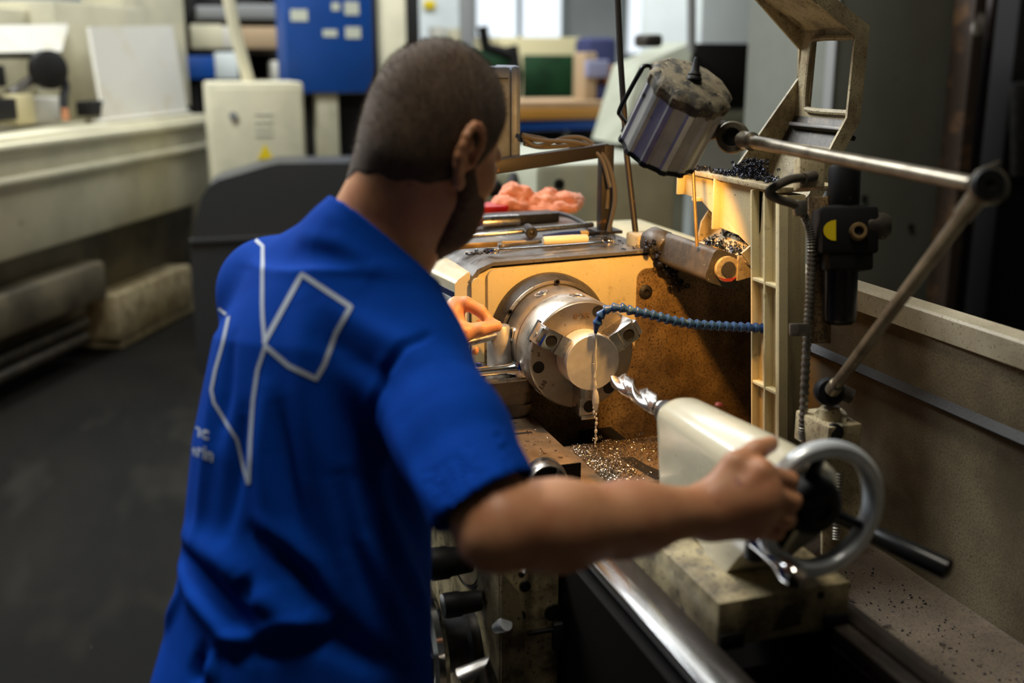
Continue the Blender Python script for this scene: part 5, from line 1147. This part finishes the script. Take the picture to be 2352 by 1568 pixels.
def body_f(P, bc, br):
    d = eval_prims(P, base, bc, br)
    if np.linalg.norm(bc-A3(HP(0, 0, -.03))) < .16+br:
        d = smin(d, eval_prims(P, ears, bc, br), .006)
        for sg in (1, -1):     # ear bowl, eye sockets
            d = np.maximum(d, -Ell(HP(-.004, sg*.086, -.042), AXH, (.007, .009, .010)).d(P))
            d = -smin(-d, Ell(HP(.094, sg*.032, -.018), AXH, (.012, .017, .010)).d(P), .010)
    if np.linalg.norm(bc-RHc) < .16+br:
        d = smin(d, hand_eval(P, bc, br, rhand_p+tend, rhand_f, rhand_t), .014)
    if np.linalg.norm(bc-LHc) < .16+br:
        d = smin(d, hand_eval(P, bc, br, lp, lf, lth), .014)
    return d
pers = thing('person', 'man in a royal blue printed t-shirt leaning over the lathe, gripping the handwheel', 'person', (T0.x, T0.y, 0))
bv, bf = sdf_mesh(body_f, (-.10, -.80, .80), (.80, .06, 1.66), .0030)
bv = smooth_verts(bv, bf, 4)
body = finish('body', np_mesh('body', bv, bf), m_skin, pers, 80)
for sg in (1, -1):
    b = M(); b.sph(HP(.080, sg*.031, -.018), .0118, 16, 10); b.build('eyeball', m_eye, pers)
# finger nails on the two thumbs
for tip, prev, side in ((lthp[3], lthp[2], CUP*.9-FWD*.35), (th[3], th[2], CUP*.7-FWD*.5)):
    d_ = (tip-prev).normalized(); n_ = (side-d_*side.dot(d_)).normalized(); w_ = d_.cross(n_)
    b = M(); b.sph(tip+n_*.0064+d_*.002, (.0065, .0050, .0028), 14, 8, Matrix((d_, w_, n_)).transposed()); b.build('thumb_nail', m_nail, pers)
# ---- hair and beard
hx = [-.12, -.085, -.03, -.012, .004, .018, .040, .060, .075, .12]; hy = [-.094, -.100, -.098, -.090, -.030, -.052, -.012, .034, .052, .062]
def hair_f(P, bc, br):
    if np.linalg.norm(bc-A3(H0)) > .16+br: return None if False else np.full(len(P), .5, np.float32)
    q = (P-A3(H0)); f = q@A3(hf); t = q@A3(ht); s = q@A3(hs_)
    d = eval_prims(P, head[:2]+neck[:1], bc, br)
    thick = .0040+.0030*np.clip((t+.06)/.12, 0, 1)
    top = np.interp(f, hx, hy) + .002*np.sin(s*160) + .002*np.sin(f*230)
    thick = thick*np.clip((t-top)/.022, .0, 1)**.6
    return np.maximum(np.maximum(d-thick, -(d+.004)), (top-t)*.8)
hv, hfc = sdf_mesh(hair_f, [c-.15 for c in H0], [c+.15 for c in H0], .0030); hv = smooth_verts(hv, hfc, 4)
hair = finish('hair', np_mesh('hair', hv, hfc), m_hair, pers, 80)
# short hairs standing off the shell
rng = np.random.default_rng(4); hn = vnormals(hv, hfc); qv = hv-np.array(H0)
outer = np.where((np.einsum('ij,ij->i', hn, qv) > .02) & ((qv@np.array(ht)) > np.interp(qv@np.array(hf), hx, hy)+.004))[0]
pick = rng.choice(outer, 16000); root = hv[pick]+rng.normal(0, .0012, (16000, 3)); dirn = hn[pick]*.8+rng.normal(0, .28, (16000, 3))-np.array(hf)*.25-np.array(ht)*.15
dirn /= np.linalg.norm(dirn, axis=1)[:, None]; ln = rng.uniform(.003, .0062, 16000)*(.45+.55*np.clip((qv[pick]@np.array(ht)+.08)/.10, 0, 1))
sx = np.cross(dirn, rng.normal(0, 1, (16000, 3))); sx /= np.linalg.norm(sx, axis=1)[:, None]; sy = np.cross(dirn, sx)
w_ = .00022; V4 = np.stack([root+sx*w_, root-sx*w_*.5+sy*w_*.87, root-sx*w_*.5-sy*w_*.87, root+dirn*ln[:, None]], 1).reshape(-1, 3)
k = np.arange(16000)*4; tri = np.concatenate([np.stack([k+a, k+c, k+3], 1) for a, c in ((0, 1), (1, 2), (2, 0))])
me = bpy.data.meshes.new('hair_strands'); me.from_pydata(V4.tolist(), [], tri.tolist()); finish('hair_strands', me, m_hair, hair, 80)
def beard_f(P, bc, br):
    if np.linalg.norm(bc-A3(HP(.05, 0, -.08))) > .12+br: return np.full(len(P), .5, np.float32)
    q = (P-A3(H0)); f = q@A3(hf); t = q@A3(ht); s = np.abs(q@A3(hs_))
    d = eval_prims(P, head+neck, bc, br)
    top = np.interp(f, [-.01, .0, .012, .03, .05, .08, .12], [-.065, -.055, -.036, -.052, -.066, -.064, -.062]); low = np.full(len(P), -.150, np.float32)
    front = (-.008+(-.066-t)*.62-f)*.8
    thick = .0046*np.clip((top-t)/.012, 0, 1)*np.clip(-front/.008, 0, 1)*np.clip((t-low)/.012, 0, 1)
    mouth = Ell(HP(.097, 0, -.078), AXH, (.02, .024, .008)).d(P)
    return np.maximum(np.maximum(np.maximum(d-thick, -(d+.003)), np.maximum(t-top, low-t)*.8), np.maximum(front, -mouth))
zc = HP(.05, 0, -.08); dv, df = sdf_mesh(beard_f, [c-.11 for c in zc], [c+.11 for c in zc], .0030); dv = smooth_verts(dv, df, 4)
finish('beard', np_mesh('beard', dv, df), m_beard, pers, 80)
# ---- t-shirt
HEM0, HEMn = RS.lerp(RE, .80), (D(1020, 1212, 1.10)-D(1216, 1086, 1.10)).normalized().cross(FWD).normalized()
if HEMn.dot(RE-RS) < 0: HEMn = -HEMn
HEM0 = D(1118, 1148, 1.115)
HEMn = (HEMn*.85+ua*.5).normalized()
LHEM = LS.lerp(LE, .72); LHn = (LE-LS).normalized()
sh_t = [Spine([(T0-RGT*.014-V((0, 0, .06)), .212, .172), (T0-RGT*.012, .206, .166), (T0.lerp(T1, .5)-RGT*.006, .192, .152), (T1, .183, .142), (T2-RGT*.003, .178, .136), (T3, .176, .124), (T4, .128, .094)], LAT, DEP, .03),
        Cone(C7-V((0, 0, .006)), RS-LAT*.02, .064, .068, .05), Cone(C7-V((0, 0, .004)), LS+LAT*.01, .064, .066, .05)]
sleeve_r = [Cone(RS-LAT*.02, RS.lerp(RE, .5), .070, .062, .03), Cone(RS.lerp(RE, .45), RS.lerp(RE, 1.0), .062, .059, .02)]
sleeve_l = [Cone(LS, LE, .068, .060, .04)]
NK0 = D(850, 530, 1.36); NKn2 = (RGT*.63+CUP*.77+FWD*.12).normalized()
neckhole = [Cone(NK0-NKn2*.05, NK0+NKn2*.12, .085, .085, .02), Cone(NK0-NKn2*.02+DEP*.05, NK0+NKn2*.1+DEP*.05, .08, .08, .02)]
sh_prims = sh_t+sleeve_r+sleeve_l
zhem = D(420, 1556, 1.45).z
def shirt_f(P, bc, br):
    d = eval_prims(P, sh_t, bc, br)
    a = eval_prims(P, sleeve_r, bc, br); a = np.maximum(a, (P-A3(HEM0))@A3(HEMn)); d = smin(d, a, .035)
    a = eval_prims(P, sleeve_l, bc, br); a = np.maximum(a, (P-A3(LHEM))@A3(LHn)); d = smin(d, a, .035)
    # neck opening and hollow sleeve / body ends
    if np.linalg.norm(bc-A3(NK0)) < .16+br:
        pl_ = (P-A3(NK0))@A3(NKn2); nk = eval_prims(P, neck, None, 0)
        d = smin(d, np.maximum(np.abs(pl_+.009)-.009, nk-.0085), .006); d = np.maximum(d, np.minimum(-(nk-.0035), 1)*(pl_ > -.03) + np.where(pl_ > -.03, 0, -1)); d = np.maximum(d, np.minimum(pl_, .11-np.linalg.norm(P-A3(NK0), axis=1)))
    hol = np.maximum(eval_prims(P, sleeve_r[1:], bc, br)+.005, (A3(HEM0)-P)@A3(HEMn)-.05); d = np.maximum(d, -hol)
    tor = np.maximum(eval_prims(P, sh_t[:1], bc, br)+.012, P[:, 2]-(zhem+.03)); d = np.maximum(d, -tor)
    return np.maximum(d, zhem-P[:, 2])
sv, sf = sdf_mesh(shirt_f, (-.10, -.86, .76), (.80, -.20, 1.50), .0036)
sv = smooth_verts(sv, sf, 6)
bvh = BVHTree.FromPolygons([Vector(p) for p in sv.tolist()], sf.tolist())
def on_shirt(px, py):
    h = bvh.ray_cast(CAM, ray(px, py).normalized()); return h[0], h[1]
def polyline(pts, n=6):
    out = []
    for (a, b_) in zip(pts, pts[1:]):
        for i in range(n): f = i/n; out.append((a[0]+(b_[0]-a[0])*f, a[1]+(b_[1]-a[1])*f))
    out.append(pts[-1]); return [h for h in (on_shirt(*q)[0] for q in out) if h is not None]
# cloth folds: (photo polyline, width m, height m)
folds = [([(690, 700), (700, 900), (740, 1100), (800, 1300)], .020, .006), ([(610, 900), (600, 1050), (620, 1200), (650, 1330)], .016, .007), ([(640, 940), (660, 1100), (690, 1240)], .012, -.006),
         ([(560, 950), (540, 1080), (520, 1220)], .013, -.007), ([(500, 800), (485, 950), (470, 1100), (455, 1230)], .014, .006), ([(530, 780), (520, 900), (505, 1000)], .012, -.006),
         ([(420, 1268), (470, 1330), (540, 1420), (600, 1470)], .012, -.012), ([(425, 1235), (520, 1290), (600, 1370), (690, 1430), (740, 1425)], .020, .013), ([(415, 1300), (450, 1370), (520, 1450), (590, 1500)], .016, .010),
         ([(585, 1220), (640, 1270), (700, 1330), (740, 1400)], .012, -.011), ([(600, 1205), (660, 1240), (720, 1300), (770, 1380)], .014, .006), ([(560, 1330), (575, 1350), (570, 1380)], .014, -.009),
         ([(740, 1430), (660, 1445), (560, 1470), (500, 1490)], .013, .011), ([(480, 1500), (580, 1490), (680, 1465), (760, 1470), (860, 1530)], .014, -.014), ([(740, 1390), (780, 1440), (850, 1500), (930, 1550)], .014, -.009),
         ([(860, 1010), (840, 1100), (860, 1200), (920, 1300)], .016, -.008), ([(900, 1060), (930, 1160), (975, 1250)], .018, -.010), ([(880, 1180), (930, 1300), (980, 1400)], .016, .007), ([(800, 1080), (830, 1220), (890, 1370), (950, 1470)], .014, .006),
         ([(780, 1100), (810, 1250), (870, 1400)], .012, -.006), ([(760, 700), (860, 760), (930, 800), (980, 840)], .016, .005), ([(740, 780), (840, 840), (900, 900)], .016, -.005), ([(720, 560), (780, 590), (840, 640)], .020, -.003), ([(690, 540), (770, 560), (850, 600)], .014, .004),
         ([(985, 768), (930, 800), (880, 850), (858, 920), (850, 990)], .006, -.0055), ([(900, 980), (960, 1090), (1010, 1180)], .016, .006),
         ([(460, 1500), (450, 1540), (448, 1568)], .010, -.009), ([(490, 1490), (485, 1568)], .010, .008), ([(380, 1440), (400, 1400), (420, 1350)], .012, .006)]
sn = vnormals(sv, sf); disp = np.zeros(len(sv))
for pts, w_, h_ in folds:
    pl = polyline(pts)
    if len(pl) < 2: continue
    P = np.array([list(p) for p in pl]); best = np.full(len(sv), 9.)
    near = np.where(((sv > P.min(0)-w_*3) & (sv < P.max(0)+w_*3)).all(1))[0]; Q = sv[near]; bb = np.full(len(near), 9.); tt = np.zeros(len(near))
    for i in range(len(P)-1):
        ba = P[i+1]-P[i]; t = np.clip((Q-P[i])@ba/max(1e-12, ba@ba), 0, 1); dd = np.linalg.norm(Q-P[i]-t[:, None]*ba, axis=1); m_ = dd < bb; bb[m_] = dd[m_]; tt[m_] = ((i+t)/(len(P)-1))[m_]
    disp[near] += 1.35*h_*np.exp(-(bb/w_)**2)*(np.sin(PI*np.clip(tt*.92+.04, 0, 1))**.6)
sv = sv+sn*disp[:, None]; sv = smooth_verts(sv, sf, 4)
shirt = finish('t_shirt', np_mesh('t_shirt', sv, sf), m_shirt, pers, 80, label='royal blue t-shirt with white line print')
bvh = BVHTree.FromPolygons([Vector(p) for p in sv.tolist()], sf.tolist())
# collar band and sleeve hem
def ribbon(pts, wpx, name, m, parent, closed=False, lift=.0009):
    b = M(); L_ = [];
    full = []
    for (a, c) in zip(pts, pts[1:]):
        n = max(2, int(math.hypot(c[0]-a[0], c[1]-a[1])/7))
        for i in range(n): full.append((a[0]+(c[0]-a[0])*i/n, a[1]+(c[1]-a[1])*i/n))
    full.append(pts[-1]); rows = []
    for i, q in enumerate(full):
        a, c = full[max(0, i-1)], full[min(len(full)-1, i+1)]; dx, dy = c[0]-a[0], c[1]-a[1]; l = math.hypot(dx, dy) or 1; nx, ny = -dy/l, dx/l; row = []
        for s_ in (-.5, 0, .5):
            p, n = on_shirt(q[0]+nx*wpx*s_, q[1]+ny*wpx*s_)
            if p is None: break
            row.append(p+n*lift if n.dot(ray(*q)) < 0 else p-n*lift)
        if len(row) == 3: rows.append(row)
        elif rows: break
    rr = [b.ring(r_) for r_ in rows]
    for r0, r1 in zip(rr, rr[1:]):
        if (r0[1].co-r1[1].co).length > .03: continue
        for k in (0, 1): b.bm.faces.new((r0[k], r0[k+1], r1[k+1], r1[k]))
    return b.build(name, m, parent, 60)
W_ = 9
for pts, w_ in (([(571, 537), (604, 566), (603, 700), (604, 730), (609, 790)], W_-1), ([(609, 798), (592, 850), (582, 920), (576, 1010), (572, 1110)], W_-1), ([(486, 694), (526, 727), (512, 790), (495, 850), (486, 896), (492, 925), (520, 970), (545, 1010), (556, 1055), (571, 1112)], W_-2), ([(607, 788), (694, 630), (806, 705), (772, 765), (745, 838), (726, 870), (664, 840), (607, 792)], W_+2)):
    ribbon(pts, w_, 'shirt_print', m_print, shirt)
def print_text(txt, px, py, dx, dy, ux, uy, size):
    cu = bpy.data.curves.new('t', 'FONT'); cu.body = txt; cu.size = 1; cu.offset = .022
    to = bpy.data.objects.new('t', cu); COL.objects.link(to); dg = bpy.context.evaluated_depsgraph_get(); me = bpy.data.meshes.new_from_object(to.evaluated_get(dg)); bpy.data.objects.remove(to)
    bm = bmesh.new(); bm.from_mesh(me); bmesh.ops.triangulate(bm, faces=bm.faces); bmesh.ops.subdivide_edges(bm, edges=bm.edges, cuts=2); bad = []
    for v in bm.verts:
        q = (px+v.co.x*dx+v.co.y*ux, py+v.co.x*dy+v.co.y*uy); p, n = on_shirt(*q)
        if p is None: bad.append(v)
        else: v.co = p-ray(*q).normalized()*.0012
    bmesh.ops.delete(bm, geom=bad, context='VERTS'); bm.to_mesh(me); bm.free(); finish('shirt_lettering', me, m_print, shirt, 0)
print_text('nc', 441, 996, 40, 15, 4, -43, 1); print_text('arin', 434, 1040, 36, 14, 4, -43, 1)
# trousers and shoes below the frame
hipc = V((T0.x, T0.y, .93)); b = M()
tv = [Spine([(V((hipc.x, hipc.y, .76)), .150, .112), (T0-V((0, 0, .02)), .150, .110), (T0+V((0, 0, .03)), .140, .10)], LAT, DEP, .03)]
fx = V((DEP.x, DEP.y, 0)).normalized(); lx = V((LAT.x, LAT.y, 0)).normalized(); feet = []
for sg in (1, -1):
    hj = hipc+lx*(.074*sg)-V((0, 0, .06)); kn_ = hj+fx*.03+lx*(.02*sg)-V((0, 0, .41)); an = V((kn_.x, kn_.y, .10))-fx*.05+lx*(.01*sg); feet.append(an)
    tv += [Cone(hj, kn_, .080, .068, .04), Cone(kn_, an, .068, .056, .03)]
def tr_f(P, bc, br): return np.maximum(eval_prims(P, tv, bc, br), .07-P[:, 2])
pv_, pf_ = sdf_mesh(tr_f, (hipc.x-.32, hipc.y-.32, .03), (hipc.x+.32, hipc.y+.34, 1.05), .010)
finish('trousers', np_mesh('trousers', pv_, pf_), m_trouser, pers, 80)
for an in feet:
    b = M(); R_ = Matrix((fx, lx, V((0, 0, 1)))).transposed()
    rings = []
    for x, w_, h_ in ((-.075, .030, .06), (-.06, .040, .09), (0, .044, .10), (.06, .048, .075), (.13, .050, .055), (.175, .044, .045), (.195, .026, .03)):
        rings.append([V((an.x, an.y, 0))+fx*x+lx*(w_*math.cos(t))+V((0, 0, max(0, h_*math.sin(t)))) for t in [2*PI*i/16 for i in range(16)]])
    b.loft(rings); b.build('work_shoe', m_shoe, pers)
